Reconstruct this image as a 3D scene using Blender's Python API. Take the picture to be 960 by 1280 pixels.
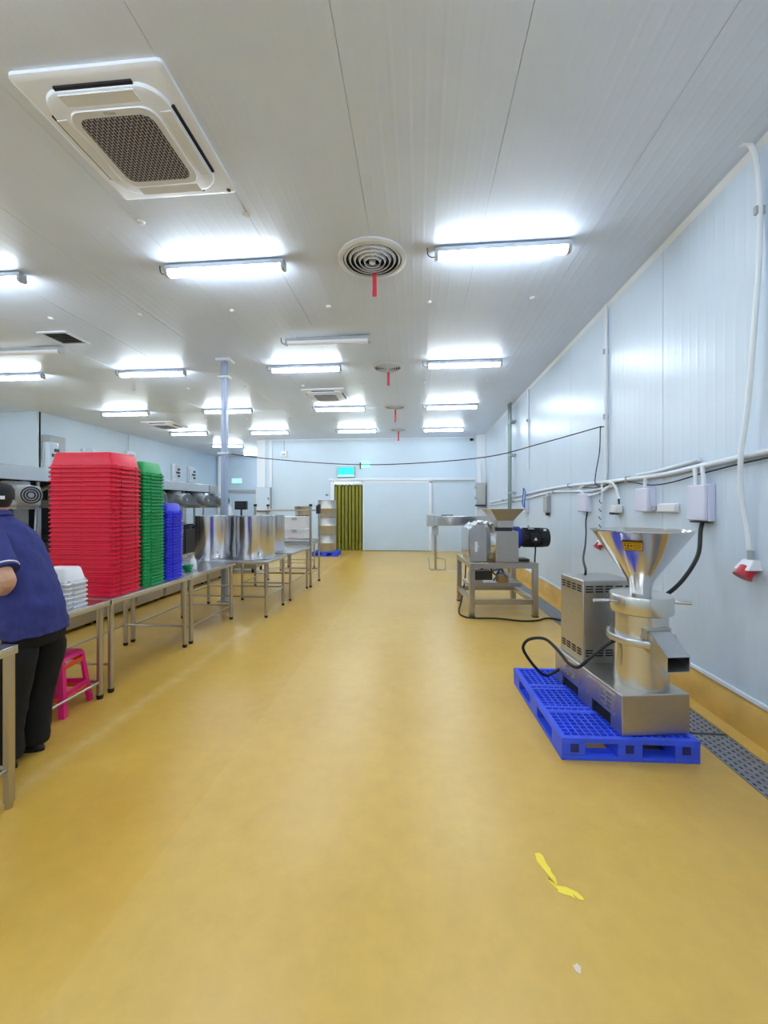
import bpy, bmesh, math, random
from mathutils import Vector, Matrix
random.seed(7)
for o in list(bpy.data.objects): bpy.data.objects.remove(o)
S = bpy.context.scene
COL = S.collection
PI = math.pi

# ------------------------------------------------------------------ camera, world, exposure
cd = bpy.data.cameras.new('camera'); cam = bpy.data.objects.new('camera', cd); COL.objects.link(cam)
cd.sensor_fit = 'HORIZONTAL'; cd.sensor_width = 36.0; cd.lens = 36.0*500/960
cd.shift_y = -7/960; cd.clip_start = .05; cd.clip_end = 100
cam.location = (0, 0, 1.6); cam.rotation_euler = (PI/2, 0, math.atan(42/500))
S.camera = cam
w = bpy.data.worlds.new('world'); S.world = w; w.use_nodes = True
w.node_tree.nodes['Background'].inputs[0].default_value = (.8, .9, 1, 1)
w.node_tree.nodes['Background'].inputs[1].default_value = .3
S.view_settings.view_transform = 'Standard'; S.view_settings.look = 'None'
S.view_settings.gamma = 1.0; S.view_settings.use_curve_mapping = False
S.view_settings.exposure = 1.66
LAMP_STRENGTH = 17.0
LAMP_COLOR = (.82, .93, 1.0)

ZC = 4.07     # ceiling height
XR = 2.35     # right wall
YB = 14.4     # back wall

# ------------------------------------------------------------------ materials
def srgb(r, g, b):
    f = lambda c: (c/255/12.92 if c/255 <= .04045 else ((c/255+.055)/1.055)**2.4)
    return (f(r), f(g), f(b))
def mat(name, col, rough=.5, metal=0., var=0., vscale=6., bump=0., bscale=80., emit=0., trans=0., coat=0., stretch=None, rvar=0., spec=None, ribs=None):
    m = bpy.data.materials.new(name); m.use_nodes = True
    nt = m.node_tree; b = nt.nodes['Principled BSDF']
    b.inputs['Base Color'].default_value = (*col, 1); b.inputs['Roughness'].default_value = rough
    b.inputs['Metallic'].default_value = metal
    if trans: b.inputs['Transmission Weight'].default_value = trans
    if coat: b.inputs['Coat Weight'].default_value = coat; b.inputs['Coat Roughness'].default_value = .15
    if spec is not None: b.inputs['Specular IOR Level'].default_value = spec
    if emit:
        b.inputs['Emission Color'].default_value = (*col, 1); b.inputs['Emission Strength'].default_value = emit
    L = nt.links.new
    geo = nt.nodes.new('ShaderNodeTexCoord')
    src = geo.outputs['Object']
    if stretch:
        mp = nt.nodes.new('ShaderNodeMapping'); mp.inputs['Scale'].default_value = stretch
        L(src, mp.inputs['Vector']); src = mp.outputs['Vector']
    if var or rvar:
        n = nt.nodes.new('ShaderNodeTexNoise'); n.inputs['Scale'].default_value = vscale; n.inputs['Detail'].default_value = 5
        L(src, n.inputs['Vector'])
        if var:
            r = nt.nodes.new('ShaderNodeValToRGB')
            r.color_ramp.elements[0].position = .3; r.color_ramp.elements[1].position = .7
            r.color_ramp.elements[0].color = (*[c*(1-var) for c in col], 1)
            r.color_ramp.elements[1].color = (*[min(1, c*(1+var)) for c in col], 1)
            L(n.outputs['Fac'], r.inputs['Fac']); L(r.outputs['Color'], b.inputs['Base Color'])
        if rvar:
            mr = nt.nodes.new('ShaderNodeMapRange')
            mr.inputs['From Min'].default_value = .3; mr.inputs['From Max'].default_value = .7
            mr.inputs['To Min'].default_value = max(.02, rough-rvar); mr.inputs['To Max'].default_value = rough+rvar
            L(n.outputs['Fac'], mr.inputs['Value']); L(mr.outputs['Result'], b.inputs['Roughness'])
    prev = None
    if ribs:                                           # (direction, period in metres, strength)
        g2 = nt.nodes.new('ShaderNodeNewGeometry')
        wv = nt.nodes.new('ShaderNodeTexWave'); wv.wave_type = 'BANDS'; wv.bands_direction = ribs[0]
        wv.wave_profile = 'SIN'; wv.inputs['Scale'].default_value = .31416/ribs[1]
        L(g2.outputs['Position'], wv.inputs['Vector'])
        rr = nt.nodes.new('ShaderNodeValToRGB'); rr.color_ramp.elements[0].position = .72; rr.color_ramp.elements[1].position = .98
        L(wv.outputs['Fac'], rr.inputs['Fac'])
        bp = nt.nodes.new('ShaderNodeBump'); bp.inputs['Strength'].default_value = ribs[2]; bp.inputs['Distance'].default_value = .004
        L(rr.outputs['Color'], bp.inputs['Height']); L(bp.outputs['Normal'], b.inputs['Normal']); prev = bp
    if bump:
        n2 = nt.nodes.new('ShaderNodeTexNoise'); n2.inputs['Scale'].default_value = bscale; n2.inputs['Detail'].default_value = 3
        L(src, n2.inputs['Vector'])
        bp = nt.nodes.new('ShaderNodeBump'); bp.inputs['Strength'].default_value = bump; bp.inputs['Distance'].default_value = .01
        L(n2.outputs['Fac'], bp.inputs['Height'])
        if prev: L(prev.outputs['Normal'], bp.inputs['Normal'])
        L(bp.outputs['Normal'], b.inputs['Normal'])
    return m

M = {}
def floor_material():
    m = bpy.data.materials.new('floor_epoxy'); m.use_nodes = True
    nt = m.node_tree; b = nt.nodes['Principled BSDF']; L = nt.links.new
    g = nt.nodes.new('ShaderNodeNewGeometry')
    def noise(scale, detail, rough=.55, stretch=(1, 1, 1)):
        mp = nt.nodes.new('ShaderNodeMapping'); mp.inputs['Scale'].default_value = stretch
        L(g.outputs['Position'], mp.inputs['Vector'])
        n = nt.nodes.new('ShaderNodeTexNoise'); n.inputs['Scale'].default_value = scale; n.inputs['Detail'].default_value = detail
        n.inputs['Roughness'].default_value = rough
        L(mp.outputs['Vector'], n.inputs['Vector']); return n
    n1 = noise(.7, 6, .6); n2 = noise(9, 8, .65)
    def ramp(n, p0, p1, c0, c1):
        r = nt.nodes.new('ShaderNodeValToRGB'); r.color_ramp.elements[0].position = p0; r.color_ramp.elements[1].position = p1
        r.color_ramp.elements[0].color = (*c0, 1); r.color_ramp.elements[1].color = (*c1, 1); L(n.outputs['Fac'], r.inputs['Fac']); return r
    # two pours meet at a joint along x = -1.18: deeper yellow on the table side, paler on the walkway side
    ra = ramp(n1, .1, .9, srgb(201, 152, 54), srgb(223, 184, 90)); rb = ramp(n1, .1, .9, srgb(203, 157, 65), srgb(226, 189, 102))
    sx = nt.nodes.new('ShaderNodeSeparateXYZ'); L(g.outputs['Position'], sx.inputs[0])
    def math_(op, a, b):
        q = nt.nodes.new('ShaderNodeMath'); q.operation = op
        for k, v in enumerate((a, b)):
            if isinstance(v, (int, float)): q.inputs[k].default_value = v
            else: L(v, q.inputs[k])
        return q.outputs[0]
    wob = math_('ADD', sx.outputs['X'], math_('MULTIPLY', n2.outputs['Fac'], .02))
    step = nt.nodes.new('ShaderNodeMapRange'); step.inputs['From Min'].default_value = -1.175; step.inputs['From Max'].default_value = -1.163; L(wob, step.inputs['Value'])
    r1 = nt.nodes.new('ShaderNodeMix'); r1.data_type = 'RGBA'
    L(step.outputs['Result'], r1.inputs[0]); L(ra.outputs['Color'], r1.inputs[6]); L(rb.outputs['Color'], r1.inputs[7])
    # worn pale foot track along the table fronts
    dist = math_('ABSOLUTE', math_('ADD', math_('ADD', sx.outputs['X'], 2.36), math_('MULTIPLY', n1.outputs['Fac'], -.25)), 0)
    trk = nt.nodes.new('ShaderNodeMapRange'); trk.inputs['From Min'].default_value = .0; trk.inputs['From Max'].default_value = .09
    trk.inputs['To Min'].default_value = .55; trk.inputs['To Max'].default_value = 0; L(dist, trk.inputs['Value'])
    trk2 = math_('MULTIPLY', trk.outputs['Result'], n2.outputs['Fac'])
    r1b = nt.nodes.new('ShaderNodeMix'); r1b.data_type = 'RGBA'
    L(trk2, r1b.inputs[0]); L(r1.outputs[2], r1b.inputs[6]); r1b.inputs[7].default_value = (*srgb(238, 214, 160), 1)
    r2 = ramp(n2, .1, .9, (.84, .84, .84), (1.12, 1.12, 1.12))
    mx = nt.nodes.new('ShaderNodeMix'); mx.data_type = 'RGBA'; mx.blend_type = 'MULTIPLY'; mx.inputs[0].default_value = .8
    L(r1b.outputs[2], mx.inputs[6]); L(r2.outputs['Color'], mx.inputs[7])
    L(mx.outputs[2], b.inputs['Base Color'])
    mr = nt.nodes.new('ShaderNodeMapRange'); mr.inputs['From Min'].default_value = .1; mr.inputs['From Max'].default_value = .9
    mr.inputs['To Min'].default_value = .30; mr.inputs['To Max'].default_value = .36
    L(n1.outputs['Fac'], mr.inputs['Value']); L(mr.outputs['Result'], b.inputs['Roughness'])
    b.inputs['Specular IOR Level'].default_value = .5
    bp = nt.nodes.new('ShaderNodeBump'); bp.inputs['Strength'].default_value = .12; bp.inputs['Distance'].default_value = .004
    L(n2.outputs['Fac'], bp.inputs['Height']); L(bp.outputs['Normal'], b.inputs['Normal'])
    return m
M['floor'] = floor_material()
M['kerb'] = mat('kerb_epoxy', srgb(214, 168, 80), .45, var=.16, vscale=4, bump=.3, bscale=10)
M['wallrib'] = mat('wall_panel_ribbed', srgb(206, 220, 236), .3, ribs=('Y', .1, .2), var=.02, vscale=2)
M['wall'] = mat('wall_panel_plain', srgb(200, 217, 233), .42, var=.02, vscale=1.5)
M['ceil'] = mat('ceiling_panel_ribbed', srgb(216, 227, 247), .36, ribs=('X', .1, .2), var=.02, vscale=2)
M['seam'] = mat('joint_grey', srgb(186, 190, 196), .7)
M['trim'] = mat('white_trim', srgb(226, 232, 240), .4)
M['white'] = mat('white_plastic', srgb(228, 228, 234), .35)
M['offwhite'] = mat('ac_white', srgb(226, 231, 242), .4)
M['lilac'] = mat('box_white', srgb(216, 218, 240), .4)
M['steel'] = mat('brushed_steel', srgb(200, 201, 204), .3, 1, var=.03, vscale=40)
M['steel2'] = mat('satin_steel', srgb(188, 185, 181), .38, 1, var=.04, vscale=30)
M['polish'] = mat('polished_steel', srgb(222, 222, 224), .12, 1)
M['leg'] = mat('leg_steel', srgb(186, 182, 177), .3, 1)
M['dark'] = mat('dark_steel', srgb(70, 70, 74), .4, .8)
M['black'] = mat('black_rubber', srgb(22, 22, 24), .5)
M['cable'] = mat('black_cable', srgb(12, 12, 14), .5)
M['void'] = mat('dark_void', srgb(18, 18, 26), .8)
M['red'] = mat('red_plastic', srgb(226, 12, 58), .4, var=.06, vscale=12)
M['green'] = mat('green_plastic', srgb(6, 158, 84), .4, var=.06, vscale=12)
M['blue'] = mat('blue_plastic', srgb(44, 48, 224), .4, var=.06, vscale=12)
M['pallet'] = mat('pallet_blue', srgb(54, 88, 236), .42, var=.08, vscale=9)
M['deepblue'] = mat('deep_blue', srgb(24, 36, 110), .5)
M['pink'] = mat('pink_plastic', srgb(238, 24, 128), .35)
M['orange'] = mat('orange_plastic', srgb(240, 84, 40), .4)
M['navy'] = mat('navy_cloth', srgb(48, 54, 118), .9, var=.12, vscale=9, bump=.5, bscale=7, stretch=(1, 1, .35))
M['trouser'] = mat('black_cloth', srgb(11, 12, 16), .9, bump=.2, bscale=8)
M['skin'] = mat('skin', srgb(205, 158, 132), .5, var=.05, vscale=20)
M['hair'] = mat('hair', srgb(24, 20, 20), .6)
M['cap'] = mat('cap_cloth', srgb(28, 28, 34), .8)
M['tape'] = mat('yellow_tape', srgb(252, 226, 70), .5)
M['paper'] = mat('paper', srgb(232, 214, 190), .7)
M['strip'] = mat('pvc_strip', srgb(162, 158, 62), .15, trans=.3)
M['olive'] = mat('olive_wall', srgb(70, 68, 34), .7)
M['grey'] = mat('grey_paint', srgb(168, 172, 178), .5)
M['greyblue'] = mat('pole_paint', srgb(158, 170, 194), .35, .35)
M['gearmotor'] = mat('gearmotor_grey', srgb(178, 186, 194), .4, .2)
M['motorblack'] = mat('motor_black', srgb(22, 24, 32), .45)
M['motorblue'] = mat('motor_blue', srgb(28, 44, 170), .4)
M['pipegreen'] = mat('galvanised_pipe', srgb(132, 150, 146), .4, .5)
M['cream'] = mat('cream_plastic', srgb(224, 214, 190), .5)
M['film'] = mat('plastic_film', srgb(236, 240, 244), .15)
M['label'] = mat('label_yellow', srgb(216, 168, 24), .5)
M['ink'] = mat('label_ink', srgb(30, 26, 16), .6)
M['ribbon'] = mat('red_ribbon', srgb(220, 60, 84), .5)
M['cyan'] = mat('sign_green', srgb(30, 204, 190), .4, emit=.25)
M['cyan2'] = mat('sign_pale', srgb(150, 240, 214), .4, emit=.35)
M['redsocket'] = mat('socket_red', srgb(190, 22, 44), .35)
M['bluecord'] = mat('blue_cord', srgb(60, 120, 200), .5)
M['cardboard'] = mat('cardboard', srgb(190, 150, 96), .8)
M['pink_print'] = mat('pink_print', srgb(226, 120, 120), .6)
M['perf'] = mat('drain_steel', srgb(150, 154, 166), .45, .6, var=.12, vscale=20)
def brushed(name, col, rough, an=.75):
    m = mat(name, col, rough, 1); nt = m.node_tree; b = nt.nodes['Principled BSDF']
    tg = nt.nodes.new('ShaderNodeTangent'); tg.direction_type = 'RADIAL'; tg.axis = 'Z'
    nt.links.new(tg.outputs[0], b.inputs['Tangent']); b.inputs['Anisotropic'].default_value = an; b.inputs['Anisotropic Rotation'].default_value = .25
    return m
M['drumsteel'] = brushed('drum_steel', srgb(206, 208, 214), .22, .85)
M['hoppersteel'] = mat('hopper_steel', srgb(220, 220, 222), .16, 1)
M['drumsteel2'] = brushed('column_steel', srgb(212, 210, 206), .26, .6)
def lamp_material():
    m = bpy.data.materials.new('lamp_diffuser'); m.use_nodes = True
    b = m.node_tree.nodes['Principled BSDF']
    b.inputs['Base Color'].default_value = (.9, .9, .9, 1); b.inputs['Roughness'].default_value = .4
    b.inputs['Emission Color'].default_value = (*LAMP_COLOR, 1); b.inputs['Emission Strength'].default_value = LAMP_STRENGTH
    return m
M['lamp'] = lamp_material()
def grille_material():
    m = bpy.data.materials.new('ac_grille'); m.use_nodes = True
    nt = m.node_tree; b = nt.nodes['Principled BSDF']; L = nt.links.new
    tc = nt.nodes.new('ShaderNodeTexCoord'); mp = nt.nodes.new('ShaderNodeMapping')
    mp.inputs['Rotation'].default_value = (0, 0, PI/2)
    L(tc.outputs['Object'], mp.inputs['Vector'])
    br = nt.nodes.new('ShaderNodeTexBrick'); L(mp.outputs['Vector'], br.inputs['Vector'])
    br.inputs['Scale'].default_value = 1; br.inputs['Brick Width'].default_value = .042; br.inputs['Row Height'].default_value = .019
    br.inputs['Mortar Size'].default_value = .0028; br.inputs['Mortar Smooth'].default_value = 0; br.inputs['Color1'].default_value = (.012, .01, .03, 1)
    br.inputs['Color2'].default_value = (.014, .012, .034, 1); br.inputs['Mortar'].default_value = (*srgb(176, 174, 184), 1)
    L(br.outputs['Color'], b.inputs['Base Color']); b.inputs['Roughness'].default_value = .5
    return m
M['grille'] = grille_material()

# ------------------------------------------------------------------ mesh helpers
class MB:
    def __init__(s): s.v = []; s.f = []
    def add(s, vs, fs):
        k = len(s.v); s.v += [tuple(v) for v in vs]; s.f += [tuple(i+k for i in f) for f in fs]; return s
    def box(s, x0, x1, y0, y1, z0, z1, rz=0, piv=None):
        vs = [(x, y, z) for z in (z0, z1) for y in (y0, y1) for x in (x0, x1)]
        if rz:
            c, n = math.cos(rz), math.sin(rz); px, py = piv or ((x0+x1)/2, (y0+y1)/2)
            vs = [(px+(x-px)*c-(y-py)*n, py+(x-px)*n+(y-py)*c, z) for x, y, z in vs]
        return s.add(vs, [(0, 2, 3, 1), (4, 5, 7, 6), (0, 1, 5, 4), (2, 6, 7, 3), (0, 4, 6, 2), (1, 3, 7, 5)])
    def hexa(s, lo, hi):                                 # two quads of 4 points each (lo ccw from above, hi same order)
        return s.add(list(lo)+list(hi), [(3, 2, 1, 0), (4, 5, 6, 7), (0, 1, 5, 4), (1, 2, 6, 5), (2, 3, 7, 6), (3, 0, 4, 7)])
    def cyl(s, p0, p1, r0, r1=None, n=16, caps=True):
        r1 = r0 if r1 is None else r1
        p0, p1 = Vector(p0), Vector(p1); d = (p1-p0).normalized()
        a = d.orthogonal().normalized(); b = d.cross(a)
        vs = []
        for p, r in ((p0, r0), (p1, r1)):
            for i in range(n):
                t = 2*PI*i/n; vs.append(p+a*r*math.cos(t)+b*r*math.sin(t))
        fs = [(i, (i+1) % n, n+(i+1) % n, n+i) for i in range(n)]
        if caps: fs += [tuple(reversed(range(n))), tuple(range(n, 2*n))]
        return s.add(vs, fs)
    def lathe(s, prof, n=32, c=(0, 0), close=True):      # prof: (r, z) from bottom to top
        vs = []; fs = []
        for r, z in prof:
            for i in range(n):
                t = 2*PI*i/n; vs.append((c[0]+r*math.cos(t), c[1]+r*math.sin(t), z))
        m = len(prof)
        for j in range(m-1):
            for i in range(n):
                fs.append((j*n+i, j*n+(i+1) % n, (j+1)*n+(i+1) % n, (j+1)*n+i))
        if close:
            fs.append(tuple(reversed(range(n)))); fs.append(tuple(range((m-1)*n, m*n)))
        return s.add(vs, fs)
    def tube(s, pts, r, n=8, smooth=0):
        pts = [Vector(p) for p in pts]
        if smooth:
            q = []
            for i in range(len(pts)-1):
                p0 = pts[max(0, i-1)]; p1 = pts[i]; p2 = pts[i+1]; p3 = pts[min(len(pts)-1, i+2)]
                for k in range(smooth):
                    t = k/smooth
                    q.append(.5*((2*p1)+(p2-p0)*t+(2*p0-5*p1+4*p2-p3)*t*t+(3*p1-p0-3*p2+p3)*t**3))
            q.append(pts[-1]); pts = q
        vs = []; fs = []; a = None
        for i, p in enumerate(pts):
            d = (pts[min(i+1, len(pts)-1)]-pts[max(i-1, 0)]).normalized()
            if a is None: a = d.orthogonal().normalized()
            a = (a-d*a.dot(d)); a = a.normalized() if a.length > 1e-6 else d.orthogonal().normalized()
            b = d.cross(a)
            for k in range(n):
                t = 2*PI*k/n; vs.append(p+(a*math.cos(t)+b*math.sin(t))*r)
        m = len(pts)
        for j in range(m-1):
            for k in range(n): fs.append((j*n+k, j*n+(k+1) % n, (j+1)*n+(k+1) % n, (j+1)*n+k))
        fs += [tuple(reversed(range(n))), tuple(range((m-1)*n, m*n))]
        return s.add(vs, fs)
    def prism(s, poly, axis, a0, a1):                     # poly extruded along axis: 'x' poly=(y,z); 'y' poly=(x,z); 'z' poly=(x,y)
        mk = {'x': lambda p, a: (a, p[0], p[1]), 'y': lambda p, a: (p[0], a, p[1]), 'z': lambda p, a: (p[0], p[1], a)}[axis]
        n = len(poly); vs = [mk(p, a0) for p in poly]+[mk(p, a1) for p in poly]
        fs = [(i, (i+1) % n, n+(i+1) % n, n+i) for i in range(n)]+[tuple(reversed(range(n))), tuple(range(n, 2*n))]
        return s.add(vs, fs)
    def loft(s, rings, caps=True):
        n = len(rings[0]); k = len(s.v); vs = [p for r in rings for p in r]; fs = []
        for j in range(len(rings)-1):
            for i in range(n): fs.append((j*n+i, j*n+(i+1) % n, (j+1)*n+(i+1) % n, (j+1)*n+i))
        if caps: fs += [tuple(reversed(range(n))), tuple(range((len(rings)-1)*n, len(rings)*n))]
        return s.add(vs, fs)
    def mesh(s, name, m, smooth=True, ang=38):
        me = bpy.data.meshes.new(name); me.from_pydata(s.v, [], s.f); me.validate()
        bm = bmesh.new(); bm.from_mesh(me); bmesh.ops.recalc_face_normals(bm, faces=bm.faces); bm.to_mesh(me); bm.free()
        if m: me.materials.append(m if not isinstance(m, str) else M[m])
        if smooth:
            me.polygons.foreach_set('use_smooth', [True]*len(me.polygons)); me.set_sharp_from_angle(angle=math.radians(ang))
        me.update(); return me
    def build(s, name, m, parent=None, loc=(0, 0, 0), rz=0, bev=0, smooth=True, ang=38):
        return link(name, s.mesh(name, m, smooth, ang), parent, loc, rz, bev)
def link(name, me, parent=None, loc=(0, 0, 0), rz=0, bev=0):
    o = bpy.data.objects.new(name, me); COL.objects.link(o); o.location = loc; o.rotation_euler = (0, 0, rz)
    if parent: o.parent = parent
    if bev:
        b = o.modifiers.new('bevel', 'BEVEL'); b.width = bev; b.segments = 2; b.limit_method = 'ANGLE'
    return o
def rrect(hx, hy, r, n=3, cx=0, cy=0):
    pts = []
    for sx, sy, a0 in ((1, 1, 0), (-1, 1, PI/2), (-1, -1, PI), (1, -1, 3*PI/2)):
        for k in range(n+1):
            t = a0+PI/2*k/n; pts.append((cx+sx*(hx-r)+r*math.cos(t), cy+sy*(hy-r)+r*math.sin(t)))
    return pts
def tag(o, label, cat, group=None):
    o['label'] = label; o['category'] = cat
    if group: o['group'] = group
    return o
def thing(name, label, cat, loc=(0, 0, 0), rz=0, group=None):
    o = bpy.data.objects.new(name, None); COL.objects.link(o); o.location = loc; o.rotation_euler = (0, 0, rz)
    o.empty_display_size = .1
    return tag(o, label, cat, group)
def struct(o): o['kind'] = 'structure'; return o
def copy_thing(root, loc, rz=None, label=None, group=None):
    def cp(o, par):
        c = o.copy(); COL.objects.link(c); c.parent = par
        for ch in o.children: cp(ch, c)
        return c
    r = cp(root, None); r.location = loc
    if rz is not None: r.rotation_euler = (0, 0, rz)
    if label: r['label'] = label
    if group: r['group'] = group
    return r

ORD = ['first', 'second', 'third', 'fourth', 'fifth', 'sixth', 'seventh', 'eighth', 'ninth', 'tenth', 'eleventh', 'twelfth', 'thirteenth', 'fourteenth', 'fifteenth', 'sixteenth', 'seventeenth', 'eighteenth', 'nineteenth']
ORD += ['twentieth']+['twenty-'+o for o in ORD[:9]]+['thirtieth']+['thirty-'+o for o in ORD[:9]]
# ================================================================== STRUCTURE
YN = -4.0; XL = -12.5
# floor: main slab, strip beyond the drain channel, channel bed
DX0, DX1 = 1.905, 2.165
f = MB().box(XL, DX0, YN, 19.6, -.12, 0).box(DX1, XR+.1, YN, 19.6, -.12, 0).box(DX0, DX1, 13.2, 19.6, -.12, 0)
fl = struct(f.build('floor', 'floor', smooth=False))
struct(MB().box(DX0-.01, DX1+.01, YN, 13.2, -.16, -.1).build('channel_bed', 'void', fl, smooth=False)); 
# wall_right: backing + vertical panels
wr = struct(MB().box(XR+.02, XR+.12, YN, YB+.6, 0, ZC).build('wall_right', 'seam', smooth=False))
pw = 1.15
pm = MB().box(-.02, .035, .003, pw-.003, .2, ZC).mesh('panel', 'wallrib', smooth=False)
y = YN-.03
while y < YB-.3:
    link('panel', pm, wr, (XR, y, 0)); y += pw
# ceiling: backing + long panels running away from the camera
ce = struct(MB().box(XL, XR+.1, YN, 19.6, ZC+.04, ZC+.12).build('ceiling', 'seam', smooth=False))
cw = 1.0
for (ya, yb) in ((YN, 10.0), (10.012, 13.3), (13.312, 19.6)):
    cm = MB().box(.0015, cw-.0015, ya, yb, ZC, ZC+.05).mesh('panel', 'ceil', smooth=False)
    x = -.43+2*cw
    cm2 = MB().box(.0015, XR+.02-x, ya, yb, ZC, ZC+.05).mesh('panel', 'ceil', smooth=False)
    link('panel', cm2, ce, (x, 0, 0))
    while x > XL:
        x -= cw; link('panel', cm, ce, (x, 0, 0))
# wall_back: pieces round the doorway, with recess to the left
OX0, OX1, OZ = -3.03, -1.93, 2.53
wb = struct(MB().box(-5.9, OX0, YB, YB+.15, 0, ZC).box(OX0, OX1, YB, YB+.15, OZ, ZC).box(OX1, XR+.12, YB, YB+.15, 0, ZC)
            .build('wall_back', 'wall', smooth=False))
# corner post and return wall of the recess
struct(MB().box(-5.93, -5.60, YB-.05, YB+.2, 0, ZC).build('trim_1', 'trim', bev=.01))
struct(MB().box(-5.98, -5.93, YB+.1, 19.3, 0, ZC).build('wall_return', 'wall', smooth=False))
struct(MB().box(-10.0, -5.9, 19.2, 19.3, 0, ZC).build('wall_recess', 'wall', smooth=False))
struct(MB().box(-9.85, -5.98, 19.15, 19.2, 2.28, 2.42).build('trim_2', 'grey', smooth=False))
struct(MB().box(-9.95, -9.85, 9.65, 19.3, 0, ZC).build('wall_left', 'wall', smooth=False))
struct(MB().box(XL, -9.85, 9.6, 9.7, 0, ZC).build('wall_stub', 'wall', smooth=False))
struct(MB().box(XL-.1, XL, YN, 9.7, 0, ZC).build('wall_far_left', 'wall', smooth=False))
struct(MB().box(XL, XR+.1, YN-.1, YN, 0, ZC).build('wall_rear', 'wall', smooth=False))
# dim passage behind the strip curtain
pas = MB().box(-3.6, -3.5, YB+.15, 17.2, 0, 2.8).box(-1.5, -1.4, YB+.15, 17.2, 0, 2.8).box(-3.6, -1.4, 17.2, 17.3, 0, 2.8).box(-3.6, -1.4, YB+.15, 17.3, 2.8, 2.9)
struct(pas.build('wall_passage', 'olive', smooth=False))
# corner column right
struct(MB().box(2.03, XR-.021, 13.95, YB-.001, 0, ZC).build('trim_3', 'trim', bev=.008))
# ceiling/wall cornice on the right, corner bead on back wall
struct(MB().prism([(XR-.055, ZC), (XR-.02, ZC), (XR-.02, ZC-.04)], 'y', YN, 13.95).build('trim_4', 'trim', smooth=False))
struct(MB().box(-5.6, 2.03, YB-.03, YB, ZC-.04, ZC).build('trim_5', 'trim', smooth=False))
# kerb along right wall + white rail above it
kp = [(2.275, 0), (2.283, .07), (2.295, .14), (2.312, .19), (XR-.019, .235), (XR+.03, .235), (XR+.03, 0)]
struct(MB().prism(kp, 'y', YN, 13.95).build('baseboard_right', 'kerb', ang=60))
struct(MB().box(XR-.038, XR-.0195, YN, 13.95, .236, .268).build('trim_6', 'trim', bev=.004))
# door: sliding panel, its frame, wall rail
d = struct(MB().box(-1.97, .52, YB-.07, YB-.012, .015, 2.49).build('door_1', 'wall', bev=.006))
MB().box(-1.975, -1.92, YB-.078, YB-.01, .012, 2.5).box(.40, .53, YB-.078, YB-.01, .012, 2.5).box(-1.975, .53, YB-.078, YB-.01, 2.44, 2.52).build('door_frame', 'trim', d, bev=.004)
MB().box(-1.95, .5, YB-.06, YB-.02, .0, .02).build('door_seal', 'black', d, smooth=False)
MB().box(.50, .515, YB-.085, YB-.07, .02, 2.48).build('door_edge', 'grey', d, smooth=False)
struct(MB().box(-3.22, 2.028, YB-.09, YB-.001, 2.53, 2.61).build('trim_7', 'trim', bev=.006))
struct(MB().box(-3.16, OX0, YB-.04, YB-.001, 0, 2.53).build('trim_8', 'trim', bev=.006))
struct(MB().box(-5.55, -1.98, YB-.03, YB-.001, 0, .06).build('baseboard_back', 'kerb', smooth=False)) if False else None

# ================================================================== LAMPS ON THE CEILING
LL = 1.25
def make_lamp(lit):
    t = thing('tube_light', '', 'light')
    MB().box(-LL/2, LL/2, -.044, .044, -.066, -.02).build('housing', 'grey', t, bev=.004)
    pr = [(-.042, -.064), (-.046, -.085), (-.036, -.112), (0, -.122), (.036, -.112), (.046, -.085), (.042, -.064)]
    MB().prism(pr, 'x', -LL/2+.035, LL/2-.035).build('diffuser', 'lamp' if lit else 'white', t, ang=60)
    for s in (-1, 1):
        MB().prism(pr, 'x', s*LL/2-(.035 if s > 0 else 0), s*LL/2+(0 if s > 0 else .035)).build('end_cap', 'grey', t, ang=60)
        MB().cyl((s*.45, 0, -.02), (s*.45, 0, 0), .012, n=8).build('hanger', 'grey', t)
    MB().tube([(-LL/2, 0, -.09), (-LL/2-.03, 0, -.09), (-LL/2-.06, 0, -.07), (-LL/2-.07, 0, -.03), (-LL/2-.07, 0, 0)], .005, 6, 3).build('power_lead', 'cable', t)
    return t
lit = make_lamp(True)
GRP = 'lit tube lights in rows on the ceiling'
rows = [-2.0, .94, 3.87, 6.83, 9.75, 12.6]; cols = [.8, -1.93, -4.77, -7.5]
first = True
for yy in rows:
    for xx in cols:
        p = (xx+random.uniform(-.03, .03), yy+random.uniform(-.04, .04), ZC)
        LAB = 'lit tube light, %s row from the sliding door, %s' % (ORD[len(rows)-1-rows.index(yy)], ['column next to the socket wall', 'column over the walkway', 'column left of the steel pole', 'column beside the left wall'][cols.index(xx)])
        if first:
            o = lit; o.location = p; o['label'] = LAB; o['group'] = GRP; first = False
        else: o = copy_thing(lit, p, random.uniform(-.01, .01), LAB, GRP)
for k, yy in enumerate(rows[:4]): copy_thing(lit, (-10.25, yy, ZC), 0, 'added unseen fill tube light at the far left, %s row from the stub wall' % ORD[3-k], GRP)  # extra out-of-view lamp column, added to brighten the dim left stub wall
copy_thing(lit, (-7.5, 15.3, ZC), 0, 'lit tube light just past the doorway wall corner, before the deep recess', GRP)
copy_thing(lit, (-7.3, 17.7, ZC), 0, 'lit tube light deep in the recess above its far wall', GRP)
off = make_lamp(False); off.location = (-1.3, 5.72, ZC)
off['label'] = 'unlit tube light between the lit rows, near the round vents'; off['group'] = 'unlit tube lights'
copy_thing(off, (-6.08, 5.72, ZC), 0, 'unlit tube light between the lit rows, near the small square vent', 'unlit tube lights')

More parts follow.
